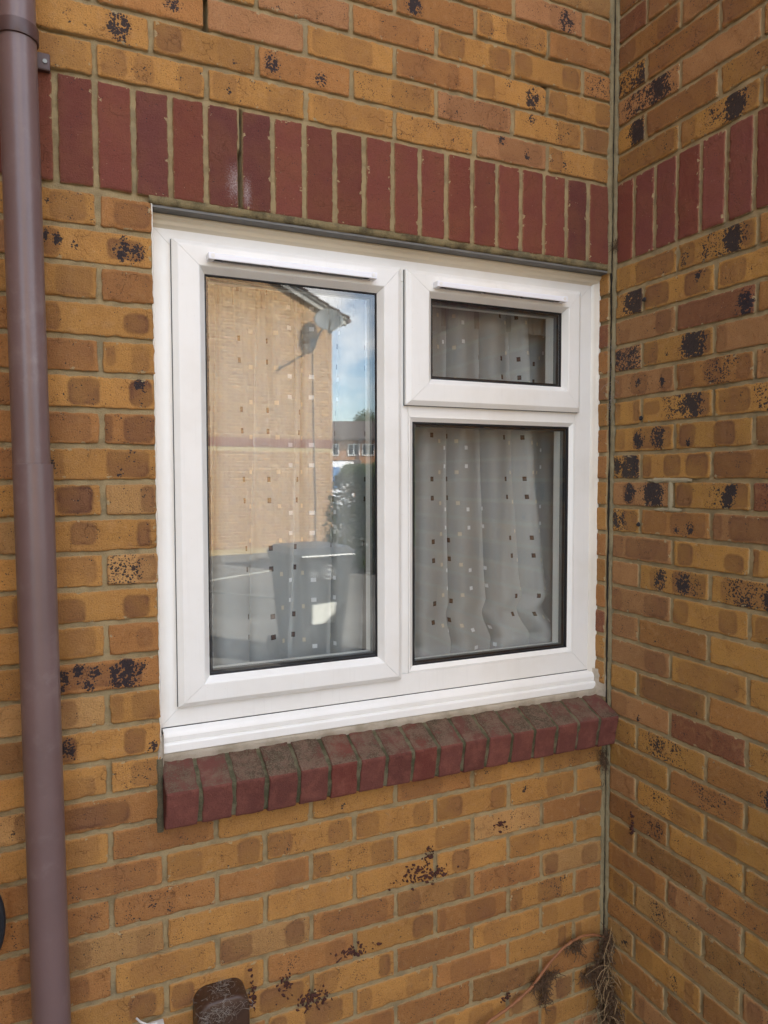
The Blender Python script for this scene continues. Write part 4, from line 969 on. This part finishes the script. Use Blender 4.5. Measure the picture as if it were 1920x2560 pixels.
mb.tube([p + Vector((random.Random(i).uniform(-.0006, .0006),) * 3) for i, p in enumerate(sp)], [.0048 - .0016 * i / len(sp) + (.0012 if i % 17 == 0 else 0) for i in range(len(sp))], 10); mb.build('stem', BARK, stem, True)
def tangle(mb, c, sx, sy, sz, n, rng, ln=(.012, .034), rad=(.0005, .0013), drift=(0, 0, -.4), plane=None):
    for i in range(n):
        p = Vector((c[0] + rng.gauss(0, sx), c[1] - abs(rng.gauss(0, sy)), c[2] + rng.gauss(0, sz))); d = Vector((rng.uniform(-1, 1), rng.uniform(-.6, .2), rng.uniform(-1, .6))).normalized(); pts = [p.copy()]
        m_ = rng.randint(3, 6); l = rng.uniform(*ln) / m_
        for k in range(m_):
            d = (d + Vector((rng.uniform(-.8, .8), rng.uniform(-.4, .4), rng.uniform(-.8, .8))) + Vector(drift) * .4).normalized(); p = p + d * l
            p.x = min(p.x, -.002); p.y = min(p.y, -.002); pts.append(p.copy())
        mb.tube(pts, rng.uniform(*rad), 4, False)
rg = random.Random(5); mb = MB()
tangle(mb, (-.240, -.008, -2.246), .010, .008, .008, 110, rg); tangle(mb, (-.222, -.008, -2.275), .004, .006, .022, 110, rg); tangle(mb, (-.205, -.008, -2.232), .012, .006, .007, 70, rg)
tangle(mb, (-.125, -.010, -2.160), .014, .006, .007, 60, rg); tangle(mb, (-.105, -.008, -2.180), .006, .005, .014, 40, rg); mb.build('aerial_roots', ROOTM, stem, fix=False)
rc = thing('root_mat', 'tangled mat of dead climber roots hanging down the bottom of the inside corner', 'dead roots', (-.02, -.02, GZ))
mb = MB()
tangle(mb, (-.012, -.020, -2.20), .008, .010, .030, 110, rg, (.015, .04)); tangle(mb, (-.030, -.012, -2.262), .014, .010, .030, 220, rg, (.012, .035)); tangle(mb, (-.018, -.020, -2.33), .012, .014, .040, 210, rg, (.015, .04))
tangle(mb, (-.012, -.040, -2.40), .012, .026, .040, 300, rg, (.015, .045)); tangle(mb, (-.065, -.006, -2.272), .016, .004, .006, 90, rg); tangle(mb, (-.010, -.020, -2.175), .006, .012, .010, 120, rg)
mb.build('dark_roots', ROOTM, rc, fix=False)
mb = MB()
tangle(mb, (-.012, -.030, -2.23), .012, .015, .05, 26, rg, (.03, .09), (.0006, .0011), (0, 0, -1)); tangle(mb, (-.030, -.030, -2.33), .035, .02, .05, 30, rg, (.03, .10), (.0006, .0011), (0, 0, -1)); tangle(mb, (-.02, -.05, -2.40), .03, .05, .05, 34, rg, (.02, .08), (.0005, .001), (0, 0, -1))
tangle(mb, (-.010, -.030, -2.16), .005, .012, .012, 8, rg, (.03, .06), (.0006, .001), (0, 0, -1)); mb.build('pale_roots', ROOTL, rc, fix=False)
def blotch(cx, cz, w, h, n, seed, label, right=False):
    """dried adhesive pads and rootlets left by the climber"""
    r = random.Random(seed); V = []; F = []
    for i in range(n):
        x = cx + r.gauss(0, w); z = cz + r.gauss(0, h); s = r.uniform(.0010, .0040); m_ = r.randint(6, 9); b = len(V); el = r.uniform(.3, 2.6) if i % 3 else r.uniform(2.0, 4.0); s = s if el < 2 else s * .5; ang = r.uniform(-1.2, 1.2)
        y = -.0030 - .0012 * r.random()
        for k in range(m_):
            th = 2 * math.pi * k / m_; q = s * r.uniform(.55, 1.2); a_, b_ = q * math.cos(th) * el, q * math.sin(th); dx_, dz_ = a_ * math.cos(ang) - b_ * math.sin(ang), a_ * math.sin(ang) + b_ * math.cos(ang)
            V.append((x + dx_, y, z + dz_)); V.append((x + dx_ * 1.1, .0, z + dz_ * 1.1))
        V.append((x, y - .0007, z)); c = len(V) - 1
        for k in range(m_): k2 = (k + 1) % m_; F.append((b + 2*k, b + 2*k2, c)); F.append((b + 2*k + 1, b + 2*k2 + 1, b + 2*k2, b + 2*k))
    if right: V = [(v[1] , v[0], v[2]) for v in V]
    return tag(raw('climber_residue', V, F, STAIN, None, True), label, 'climber residue', None)
blotch(-.622, -1.845, .030, .012, 75, 1, 'largest smear of dark dried climber residue on the wall below the middle of the sill')
blotch(-.560, -1.862, .024, .010, 60, 2, 'broad dark climber residue smear just right of the largest one below the sill')
blotch(-.585, -1.800, .007, .010, 22, 3, 'small upright dark residue mark above the two large smears below the sill')
blotch(-.368, -1.768, .012, .007, 26, 4, 'small dark residue flecks on the wall under the right half of the sill')
blotch(-.800, -2.005, .026, .007, 60, 5, 'dark horizontal residue streak low on the wall right of the brown cover')
blotch(-.905, -2.095, .024, .013, 85, 6, 'star shaped dark residue patch at the bottom edge of the photo')
blotch(-1.052, -2.035, .004, .024, 34, 7, 'thin upright dark residue line right beside the brown cover')
blotch(-.968, -2.035, .009, .013, 32, 8, 'short dark residue mark between the thin upright line and the star shaped patch')
blotch(-.345, -2.262, .007, .005, 18, 9, 'tiny dark residue dot beside the arching climber stem')
blotch(-.112, -1.80, .004, .022, 20, 10, 'dark residue blob on the right wall below the sill end', True)
# webs and fibres in the corner
rg = random.Random(15)
def web(label, specs, mat=WEB):
    mb = MB()
    for s_ in specs: tangle(mb, *s_[:5], rg, *s_[5:])
    return tag(mb.build('cobweb', mat, None, fix=False), label, 'cobweb')
web('thin grey cobweb threads over the corner crack beside the top of the window', [((-.004, -.008, -.49), .003, .004, .04, 26, (.02, .05), (.00015, .0004)), ((-.008, -.01, -.60), .006, .006, .03, 50, (.01, .03), (.00012, .0003))])
web('dark cobweb knot with threads at the inside corner level with the soldier course', [((-.004, -.012, -.165), .003, .008, .008, 50, (.01, .03), (.00015, .0005))], ROOTM)
web('tuft of cobweb and dry debris in the corner right under the sill end', [((-.018, -.006, -1.64), .008, .004, .018, 120, (.01, .03), (.0002, .0008))], ROOTM)
# tiny dried bits stuck on the wall
rg = random.Random(99); mb = MB()
for i in range(260):
    zz = -1.6 - .9 * rg.random()**.7
    if rg.random() < .62: p = Vector((rg.uniform(-1.35, -.02), -.0035, zz)); d = Vector((rg.uniform(-1, 1), -.1, rg.uniform(-1, 1)))
    else: p = Vector((-.0035, rg.uniform(-.55, -.02), zz)); d = Vector((-.1, rg.uniform(-1, 1), rg.uniform(-1, 1)))
    d.normalize(); l = rg.uniform(.003, .014); mb.tube([p, p + d * l * .5 + Vector((0, 0, -.001)), p + d * l], rg.uniform(.00015, .0006), 4, False)
tag(mb.build('dry_fibres', ROOTL, None, fix=False), 'short dry root fibres scattered on the lower brickwork', 'root fibres', kind='stuff')

# ------------------------------------------------------------------ house roof and eaves above (out of frame, shades the walls)
mb = MB()
V = [(-8.5, -.45, 3.02), (3.4, -.45, 3.02), (3.4, 4.2, 5.4), (-8.5, 4.2, 5.4), (-8.5, -.45, 2.88), (3.4, -.45, 2.88), (3.4, 4.2, 5.2), (-8.5, 4.2, 5.2)]
mb.add(V, [(0,1,2,3),(7,6,5,4),(0,4,5,1),(1,5,6,2),(2,6,7,3),(3,7,4,0)])
V = [(-8.5, 8.8, 3.02), (3.4, 8.8, 3.02), (3.4, 4.2, 5.4), (-8.5, 4.2, 5.4), (-8.5, 8.8, 2.88), (3.4, 8.8, 2.88), (3.4, 4.2, 5.2), (-8.5, 4.2, 5.2)]
mb.add(V, [(3,2,1,0),(4,5,6,7),(1,5,4,0),(2,6,5,1),(3,7,6,2),(0,4,7,3)])
TILE = mat_plain('brown_roof_tiles', (0.085, 0.062, 0.052), .85, var=.5, vscale=6, bump=.01, bscale=12)
rf = thing('house_roof', 'tiled roof of the house with the window, above the frame', 'roof', (-2.5, 4.2, 3.0)); mb.build('roof_slopes', TILE, rf)
mb = MB(); mb.box(.011, 3.0, 8.0, 8.2, GZ, 3.0); mb.box(-8.2, .011, 8.0, 8.2, GZ, 3.0); mb.box(-8.2, -8.0, .26, 8.0, GZ, 3.0); mb.box(2.8, 3.0, .26, 8.0, GZ, 3.0); mb.build('rear_walls', MORT, rf)
for xg in (-8.2, 2.95):
    mb = MB(); mb.add([(xg, 0, 3.0), (xg, 8.2, 3.0), (xg, 4.2, 5.2), (xg + .05, 0, 3.0), (xg + .05, 8.2, 3.0), (xg + .05, 4.2, 5.2)], [(0,1,2),(5,4,3),(0,3,4,1),(1,4,5,2),(2,5,3,0)]); mb.build('gable_end', MORT, rf)

# ------------------------------------------------------------------ surroundings seen in the glass
def ground_mat():
    mt, nt, o = M_new('grey_tarmac_and_concrete'); g = G(nt); P = g.pos()
    n1 = g.noise(P, 1.1, 5, .6); n2 = g.noise(P, 60, 3, .7); n3 = g.noise(P, 9, 4, .6)
    c = g.mix(g.step(n1, .4, .65), (0.11, 0.105, 0.095), (0.165, 0.155, 0.14)); c = g.mix(g.m('MULTIPLY', g.step(n2, .5, .75), .4), c, (0.24, 0.23, 0.21)); c = g.mix(g.m('MULTIPLY', g.step(n3, .55, .75), .35), c, (0.12, 0.115, 0.10))
    nt.links.new(g.bsdf(c, .93, g.bump(n2, .006, .8), spec=.2), o.inputs[0]); return mt
mb = MB(); mb.box(-300, 300, -300, 300, GZ - .3, GZ); tag(mb.build('ground', ground_mat()), kind='structure')
EDGE = mat_plain('pale_concrete_edging', (0.27, 0.26, 0.23), .9, var=.3, vscale=5)
mb = MB(); mb.tube([(-3.5, -7.6, GZ + .004), (.755, -10.118, GZ + .004), (2.31, -11.148, GZ + .004), (4.5, -12.6, GZ + .004)], .022, 6); mb.tube([(-2.8, -13.5, GZ + .004), (.533, -8.924, GZ + .004), (1.384, -7.789, GZ + .004), (1.9, -7.0, GZ + .004)], .020, 6)
tag(mb.build('path_edging', EDGE), kind='structure')

P1 = Vector((1.44, -13.99, 0)); EV = Vector((2.90, -.34, 0)).normalized(); NV = Vector((-EV.y, EV.x, 0)); ZO = .10
if NV.y < 0: NV = -NV
def gp(e, n, z): return P1 + EV * e + NV * n + Vector((0, 0, z))
gl = Bricks(lambda a, z, d: np.stack([P1.x + EV.x * a + NV.x * d, P1.y + EV.y * a + NV.y * d, z], -1), 41)
gs = Bricks(lambda a, z, d: np.stack([P1.x + EV.x * a + NV.x * d, P1.y + EV.y * a + NV.y * d, z], -1), 43)
gl.fr = lambda a, z, d: np.stack([P1.x - EV.x * a + NV.x * d, P1.y - EV.y * a + NV.y * d, z], -1); gs.fr = gl.fr   # a grows away from the corner side
GE = 3.00; SL = .61 / 1.41
def verge_z(e): return 2.93 + (3.36 - e) * SL
for r_ in range(-32, 66):
    zb = ZO + .005 + .075 * r_ if r_ >= 0 else ZO - .23 + .075 * r_ + .155
    if r_ in (-1, -2, -3): continue
    if r_ < 0: zb -= 0
    a = -GE - (.1125 if r_ % 2 else 0)
    while a < 4.2:
        a0 = max(a, -GE); a1 = a + .215
        if a1 - a0 > .03 and zb + .065 < verge_z(-a0) - .05 and zb + .065 < verge_z(-a0 - 6.6) + 4: gl.add(a0, a1, zb, zb + .065, gl.rnd(a1 - a0 < .13), hi=False, tint=1.0, grey=.45)
        a += .225
i = 0; a = -GE
while a < 4.2: gs.add(a + .004, a + .071, ZO - .22, ZO - .005, 'S', hi=False, grey=.12); a += .075
gh = thing('house', 'neighbouring house with ochre brick gable and verge, mirrored in the tall left pane', 'house', (1.44, -14.0, GZ))
gl.build('gable_brickwork', B_MAIN, gh); gs.build('soldier_course', B_RED, gh)
mb = MB(); V = [gp(e, n, z) for n in (-.004, -8) for e, z in ((-4.6, GZ), (GE - .004, GZ), (GE - .004, verge_z(GE) - .06), (-1.9, verge_z(-1.9)), (-4.6, verge_z(-1.9) - 1.1))]
mb.add(V, [(0,1,2,3,4),(9,8,7,6,5)] + [(i, (i+1) % 5, 5 + (i+1) % 5, 5 + i) for i in range(5)]); mb.build('house_body', MORT, gh)
CREAM = mat_plain('weathered_verge_boards', (0.34, 0.33, 0.30), .7, var=.3, vscale=3)
mb = MB(); th = .16
for (n0, n1, z0, z1) in ((.0, .09, -.15, -.02), (-.02, .13, -.02, .045)):
    V = [gp(e, n, verge_z(e) + z) for e in (-1.9, 3.34) for n, z in ((n0, z0), (n1, z0), (n1, z1), (n0, z1))]
    mb.add(V, [(0,1,2,3),(7,6,5,4)] + [(i, (i+1) % 4, 4 + (i+1) % 4, 4 + i) for i in range(4)])
V = [gp(e, n, z) for n in (.0, .088) for e, z in ((2.97, 2.60), (3.38, 2.90), (3.30, 2.93), (2.97, 3.04))]
mb.add(V, [(0,1,2,3),(7,6,5,4)] + [(i, (i+1) % 4, 4 + (i+1) % 4, 4 + i) for i in range(4)]); mb.build('bargeboard', CREAM, gh)
mb = MB()
for k in range(26):
    e0 = 3.40 - k * .27; z0 = verge_z(e0)
    V = [gp(e0, n, z0 + z) for n, z in ((.16, .045), (.16, .085), (-8, .085), (-8, .045))] + [gp(e0 - .30, n, verge_z(e0 - .30) + z) for n, z in ((.16, .020), (.16, .050), (-8, .050), (-8, .020))]
    mb.add(V, [(0,1,2,3),(7,6,5,4)] + [(i, (i+1) % 4, 4 + (i+1) % 4, 4 + i) for i in range(4)])
mb.build('roof_tiles', TILE, gh)
mb = MB(); mb.tube([gp(3.40, .12, 2.90), gp(3.40, -8, 2.90)], .055, 10); mb.build('gutter', PIPE_D, gh)
# satellite dish with arm, cable
dish = thing('satellite_dish', 'grey satellite dish on the gable under the roof verge, mirrored in the glass', 'satellite dish', tuple(gp(2.50, 0, 2.30)))
GREY = mat_plain('grey_painted_metal', (0.16, 0.17, 0.17), .5, .4)
dc = gp(2.70, .42, 2.80); dn = (Vector((-.25, .85, .38))).normalized(); ua = dn.cross(Vector((0, 0, 1))).normalized(); ub = ua.cross(dn).normalized()
V = [dc - dn * .06]; F = []; nr, na_ = 7, 40
for i in range(1, nr + 1):
    r0 = i / nr
    for j in range(na_): th = 2 * math.pi * j / na_; V.append(dc + ua * (.33 * r0 * math.cos(th)) + ub * (.29 * r0 * math.sin(th)) - dn * (.06 * (1 - r0 * r0)))
for j in range(na_): F.append((0, 1 + j, 1 + (j + 1) % na_))
for i in range(nr - 1):
    for j in range(na_): a = 1 + i * na_; F.append((a + j, a + na_ + j, a + na_ + (j+1) % na_, a + (j+1) % na_))
o = raw('reflector', V, F, GREY, dish, True); md = o.modifiers.new('thickness', 'SOLIDIFY'); md.thickness = .006
mb = MB(); mb.tube([gp(2.5, .0, 2.32), gp(2.5, .18, 2.32), gp(2.55, .25, 2.5), dc - dn * .08], .022, 8); mb.box(-.06, .06, -.01, .02, -.10, .10, Matrix.Translation(gp(2.5, .01, 2.32))); mb.build('wall_bracket', GREY, dish)
lnb = dc + dn * .60 - ub * .46
mb = MB(); mb.tube([dc - ub * .30 - dn * .05, lnb], .024, 8); mb.tube([lnb - dn * .0 + ub * .0, lnb - (lnb - dc).normalized() * .10], .042, 10); mb.build('feed_arm', GREY, dish)
mb = MB(); mb.tube([gp(2.50, .02, 2.30), gp(2.49, .012, 2.0), gp(2.50, .012, 1.0), gp(2.51, .012, 0), gp(2.54, .012, -1.3), gp(2.53, .012, -2.3)], .010, 6)
tag(mb.build('aerial_cable', mat_plain('black_cable', (0.03, 0.03, 0.03), .6)), 'black cable running down the gable wall from the satellite dish', 'cable')

# far terraced houses
FH = thing('house', 'distant orange brick terraced house with white windows, reflected beside the gable', 'house', (23, -60, GZ))
A0 = Vector((19.5, -60.5, 0)); A1 = Vector((31.0, -55.3, 0)); ED = (A1 - A0).normalized(); ND = Vector((-ED.y, ED.x, 0)); Lh = (A1 - A0).length
if ND.y < 0: ND = -ND
def hp_(e, n, z): return A0 + ED * e + ND * n + Vector((0, 0, z))
def obox(mb, e0, e1, n0, n1, z0, z1):
    V = [hp_(e, n, z) for z in (z0, z1) for e, n in ((e0, n0), (e1, n0), (e1, n1), (e0, n1))]
    return mb.add(V, [(0,3,2,1),(4,5,6,7),(0,1,5,4),(1,2,6,5),(2,3,7,6),(3,0,4,7)])
FARB = mat_plain('distant_orange_brick', (0.42, 0.20, 0.085), .9, var=.35, vscale=1.5)
mb = MB(); obox(mb, 0, Lh, -6, 0, GZ, 2.75); mb.build('wall', FARB, FH)
mb = MB(); V = [hp_(e, n, z) for e in (-.4, Lh + .4) for n, z in ((.5, 2.62), (.5, 2.80), (-3, 4.6), (-6.5, 2.80), (-6.5, 2.62))]
mb.add(V, [(0,1,2,3,4),(9,8,7,6,5)] + [(i, (i+1) % 5, 5 + (i+1) % 5, 5 + i) for i in range(5)]); mb.build('roof', TILE, FH)
for e0 in (1.1, 3.0, 4.3, 6.4, 8.4):
    mb = MB(); zz = (1.25, 2.30)
    obox(mb, e0, e0 + 1.1, .0, .06, zz[0], zz[0] + .08); obox(mb, e0, e0 + 1.1, .0, .06, zz[1] - .08, zz[1])
    for k in (0, .5, 1.02): obox(mb, e0 + k, e0 + k + .08, .001, .061, zz[0] + .08, zz[1] - .08)
    w = mb.build('window', UPVC, FH); mb = MB(); obox(mb, e0 + .08, e0 + 1.02, .01, .03, zz[0] + .08, zz[1] - .08); mb.build('pane', mat_plain('dark_glass', (0.03, 0.04, 0.05), .1), w)
mb = MB(); V = [hp_(e, n, z) for e in (.4, 4.2) for n, z in ((1.7, -.25), (1.7, -.15), (.0, .85), (.0, .70))]
mb.add(V, [(0,1,2,3),(7,6,5,4)] + [(i, (i+1) % 4, 4 + (i+1) % 4, 4 + i) for i in range(4)]); mb.build('porch_roof', TILE, FH)
mb = MB(); mb.tube([hp_(3.95, .08, 2.6), hp_(3.95, .08, GZ)], .05, 8); mb.build('downpipe', PIPE_D, FH)

def leaves(name, fn, n, size, mat, seed, parent=None):
    r = random.Random(seed); V = []; F = []
    for i in range(n):
        p = Vector(fn(r)); a = Vector((r.gauss(0, 1), r.gauss(0, 1), r.gauss(0, 1))).normalized(); b = a.cross(Vector((r.gauss(0, 1), r.gauss(0, 1), r.gauss(0, 1)))).normalized(); s = size * r.uniform(.6, 1.4); k = len(V)
        V += [p - a * s, p + b * s * .45, p + a * s, p - b * s * .45]; F.append((k, k+1, k+2, k+3))
    return raw(name, V, F, mat, parent)
LEAF1 = mat_leaf('hedge_leaf', (0.045, 0.075, 0.022), (0.10, 0.15, 0.045)); LEAF2 = mat_leaf('tree_leaf', (0.06, 0.09, 0.035), (0.15, 0.19, 0.09))
def hedge(label, a, b, w, h, n, seed, leaf=.035):
    a = Vector(a); b = Vector(b); e = (b - a); Lg = e.length; e.normalize(); nn = Vector((-e.y, e.x, 0))
    def fn(r):
        t = r.random(); u = r.uniform(-1, 1); z = r.random(); top = h * (1 + .08 * math.sin(t * Lg * 2.1) + .06 * math.sin(t * Lg * 5.7))
        k = r.random()
        if k < .42: z = 1 - abs(r.gauss(0, .05))
        elif k < .84: u = math.copysign(1 - abs(r.gauss(0, .12)), u)
        bul = 1 + .12 * math.sin(t * Lg * 3 + z * 4)
        return a + e * (t * Lg) + nn * (u * w / 2 * bul * (1 - .2 * z**4)) + Vector((0, 0, z * top))
    t = thing('hedge', label, 'hedge', tuple(a)); leaves('foliage', fn, n, leaf, LEAF1, seed, t)
    mb = MB(); rr = random.Random(seed)
    for i in range(int(Lg * 5)):
        p = a + e * (Lg * rr.random()) + nn * rr.uniform(-.2, .2) * w; mb.tube([p, p + Vector((rr.uniform(-.1, .1), rr.uniform(-.1, .1), h * .5)), p + Vector((rr.uniform(-.2, .2), rr.uniform(-.2, .2), h * .85))], [.02, .014, .006], 5)
    mb.build('branches', ROOTM, t); return t
hedge('dark green leafy hedge at the right of the gable in the reflection', (3.35, -10.0, GZ), (7.0, -12.3, GZ), 1.5, 1.74, 34000, 3, .055)
hedge('sunlit green hedge mirrored at the left edge of the lower right pane', (5.4, -10.6, GZ), (9.6, -8.4, GZ), 1.2, 1.9, 24000, 4, .055)
def tree(label, x, y, h, cr, n, seed, leaf):
    t = thing('tree', label, 'tree', (x, y, GZ)); rr = random.Random(seed)
    mb = MB(); mb.tube([(x, y, GZ), (x + .1, y, GZ + h * .35), (x - .1, y + .1, GZ + h * .7)], [.03 * h, .022 * h, .008 * h], 8)
    blobs = []
    for i in range(16):
        th = rr.uniform(0, 6.28); rad = rr.uniform(.2, .85) * cr; z = GZ + h * rr.uniform(.45, .95); c = Vector((x + rad * math.cos(th), y + rad * math.sin(th), z)); blobs.append((c, cr * rr.uniform(.25, .45)))
        mb.tube([(x, y, GZ + h * rr.uniform(.3, .6)), c.lerp(Vector((x, y, z)), .5) - Vector((0, 0, .1 * h)), c], [.010 * h, .006 * h, .002 * h], 5)
    mb.build('trunk', BARK, t)
    def fn(r):
        c, s = r.choice(blobs); d = Vector((r.gauss(0, 1), r.gauss(0, 1), r.gauss(0, 1))).normalized(); return c + d * s * r.random()**.35
    leaves('crown', fn, n, leaf, LEAF2, seed + 1, t); return t
tree('distant airy tree rising over the roof of the far house', 36, -81, 9.6, 4.6, 16000, 8, .13)
tree('green tree mirrored at the top left corner of the lower right pane', 13.0, -24, 4.6, 2.0, 9000, 9, .07)
# parked van, mostly hidden by the gable and the hedge
vx = Matrix.Translation((9.05, -27.8, GZ)) @ Matrix.Rotation(math.radians(118), 4, 'Z')
van = thing('van', 'white parked van with blue tinted windscreen between gable and hedge in the reflection', 'van', (9.05, -27.8, GZ))
mb = MB(); prof = [(-2.3, .35), (2.4, .35), (2.5, .95), (1.9, 1.25), (1.15, 2.2), (.9, 2.4), (-2.2, 2.45), (-2.35, 2.3)]
mb.extrude(prof, (lambda a, b: vx @ Vector((a, -.92, b)), lambda a, b: vx @ Vector((a, .92, b)))); mb.build('body', mat_plain('white_van_paint', (0.75, 0.76, 0.78), .25), van)
mb = MB(); V = [vx @ Vector(p) for p in ((1.93, -.80, 1.26), (1.93, .80, 1.26), (1.22, .74, 2.14), (1.22, -.74, 2.14))]; V += [v + (vx.to_3x3() @ Vector((.02, 0, .015))) for v in V]
mb.add(V, [(0,1,2,3),(7,6,5,4),(0,4,5,1),(1,5,6,2),(2,6,7,3),(3,7,4,0)]); mb.build('windscreen', mat_plain('blue_windscreen', (0.10, 0.20, 0.36), .08), van)
for a_, b_ in ((-1.5, -1), (-1.5, 1), (1.5, -1), (1.5, 1)):
    mb = MB(); mb.tube([vx @ Vector((a_, b_ * .78, .34)), vx @ Vector((a_, b_ * .96, .34))], .34, 20); mb.build('wheel', GASK, van)

# wheelie bins standing behind the viewer
BIN = mat_plain('dark_grey_bin_plastic', (0.045, 0.050, 0.055), .35, .5, var=.3, vscale=6)
def bin_(x, y, rot, label):
    M_ = Matrix.Translation((x, y, GZ)) @ Matrix.Rotation(rot, 4, 'Z'); t = thing('wheelie_bin', label, 'wheelie bin', (x, y, GZ), 'wheelie bins')
    T = lambda a, b, c: M_ @ Vector((a, b, c))
    mb = MB(); R0 = [(-.22, -.25), (.22, -.25), (.22, .22), (-.22, .22)]; R1 = [(-.29, -.32), (.29, -.32), (.29, .33), (-.29, .33)]
    def rnd(R, z, rad=.05):
        o = []
        for i, (a, b) in enumerate(R):
            sx, sy = math.copysign(1, a), math.copysign(1, b); c = (a - sx * rad, b - sy * rad); base = [math.pi, -math.pi/2, 0, math.pi/2][i]
            for k in range(4): th = base + math.pi / 2 * k / 3; o.append(T(c[0] + rad * math.cos(th), c[1] + rad * math.sin(th), z))
        return o
    rings = [rnd(R0, .06), rnd([(a*1.02, b*1.02) for a, b in R0], .10), rnd([(a*.985, b*.985) for a, b in R1], .93), rnd([(a*1.04, b*1.04) for a, b in R1], .94), rnd([(a*1.04, b*1.04) for a, b in R1], .985)]
    V = sum(rings, []); n = 16; F = [(i*n + j, i*n + (j+1) % n, (i+1)*n + (j+1) % n, (i+1)*n + j) for i in range(4) for j in range(n)] + [tuple(reversed(range(n))), tuple(range(4*n, 5*n))]
    mb.add(V, F); mb.build('body', BIN, t)
    mb = MB(); rings = [rnd([(a*1.07, b*1.07) for a, b in R1], .987), rnd([(a*1.07, b*1.07) for a, b in R1], 1.01), rnd([(a*.9, b*.9) for a, b in R1], 1.06), rnd([(a*.5, b*.5) for a, b in R1], 1.075)]
    V = sum(rings, []); mb.add(V, [(i*n + j, i*n + (j+1) % n, (i+1)*n + (j+1) % n, (i+1)*n + j) for i in range(3) for j in range(n)] + [tuple(range(3*n, 4*n))]); mb.build('lid', BIN, t)
    mb = MB(); mb.tube([T(-.26, -.37, .98), T(.26, -.37, .98)], .016, 8)
    for q in (-.2, 0, .2): mb.tube([T(q, -.30, .98), T(q, -.37, .98)], .014, 6)
    mb.build('handle', BIN, t); mb = MB(); mb.tube([T(-.26, .365, .99), T(.26, .365, .99)], .014, 8); mb.build('lid_grip', BIN, t)
    for q in (-.28, .28): mb = MB(); mb.tube([T(q - .025, -.24, .10), T(q + .025, -.24, .10)], .10, 20); mb.build('wheel', GASK, t)
    return t, T
tb, T = bin_(.655, -4.62, math.radians(-8), 'dark grey wheelie bin with white paper label, reflected in the tall pane')
zl = lambda z: z - GZ
def fy(z): return .22 * 1.02 + (.33 * .985 - .22 * 1.02) * (z - .10) / .83 
mb = MB(); V = [T(a, fy(b) + .016, b) for a, b in ((-.115, .37), (.105, .37), (.11, .555), (-.12, .545))]; V += [T(a, fy(b) - .002, b) for a, b in ((-.115, .37), (.105, .37), (.11, .555), (-.12, .545))]
mb.add(V, [(0,1,2,3),(7,6,5,4),(0,4,5,1),(1,5,6,2),(2,6,7,3),(3,7,4,0)]); mb.build('paper_label', mat_plain('white_paper', (0.80, 0.82, 0.76), .7, var=.3, vscale=25, dirt=(0.3, 0.3, 0.28, .5), dscale=60), tb)
mb = MB()
for k in range(9):
    th = k * 2 * math.pi / 9; c0 = (.02 + .045 * math.cos(th), .86 + .045 * math.sin(th) - .02); c1 = (.02 + .02 * math.cos(th + 1.3), .84 + .02 * math.sin(th + 1.3)); mb.tube([T(c0[0], fy(c0[1]) + .014, c0[1]), T(c1[0], fy(c1[1]) + .014, c1[1])], .004, 5)
ring = [T(.02 + .062 * math.cos(k * math.pi / 12), fy(.84) + .014, .84 + .062 * math.sin(k * math.pi / 12)) for k in range(25)]; mb.tube(ring, .004, 5)
for k in range(5): mb.tube([T(-.16 + .018 * k, fy(.84) + .014, .855 - .006 * (k % 3)), T(-.15 + .018 * k, fy(.82) + .014, .80 + .01 * (k % 2))], .0035, 5)
mb.build('embossed_emblem', mat_plain('silvery_print', (0.55, 0.56, 0.57), .4), tb)
bin_(1.62, -3.75, math.radians(12), 'second dark wheelie bin, mirrored at the bottom left of the lower right pane')
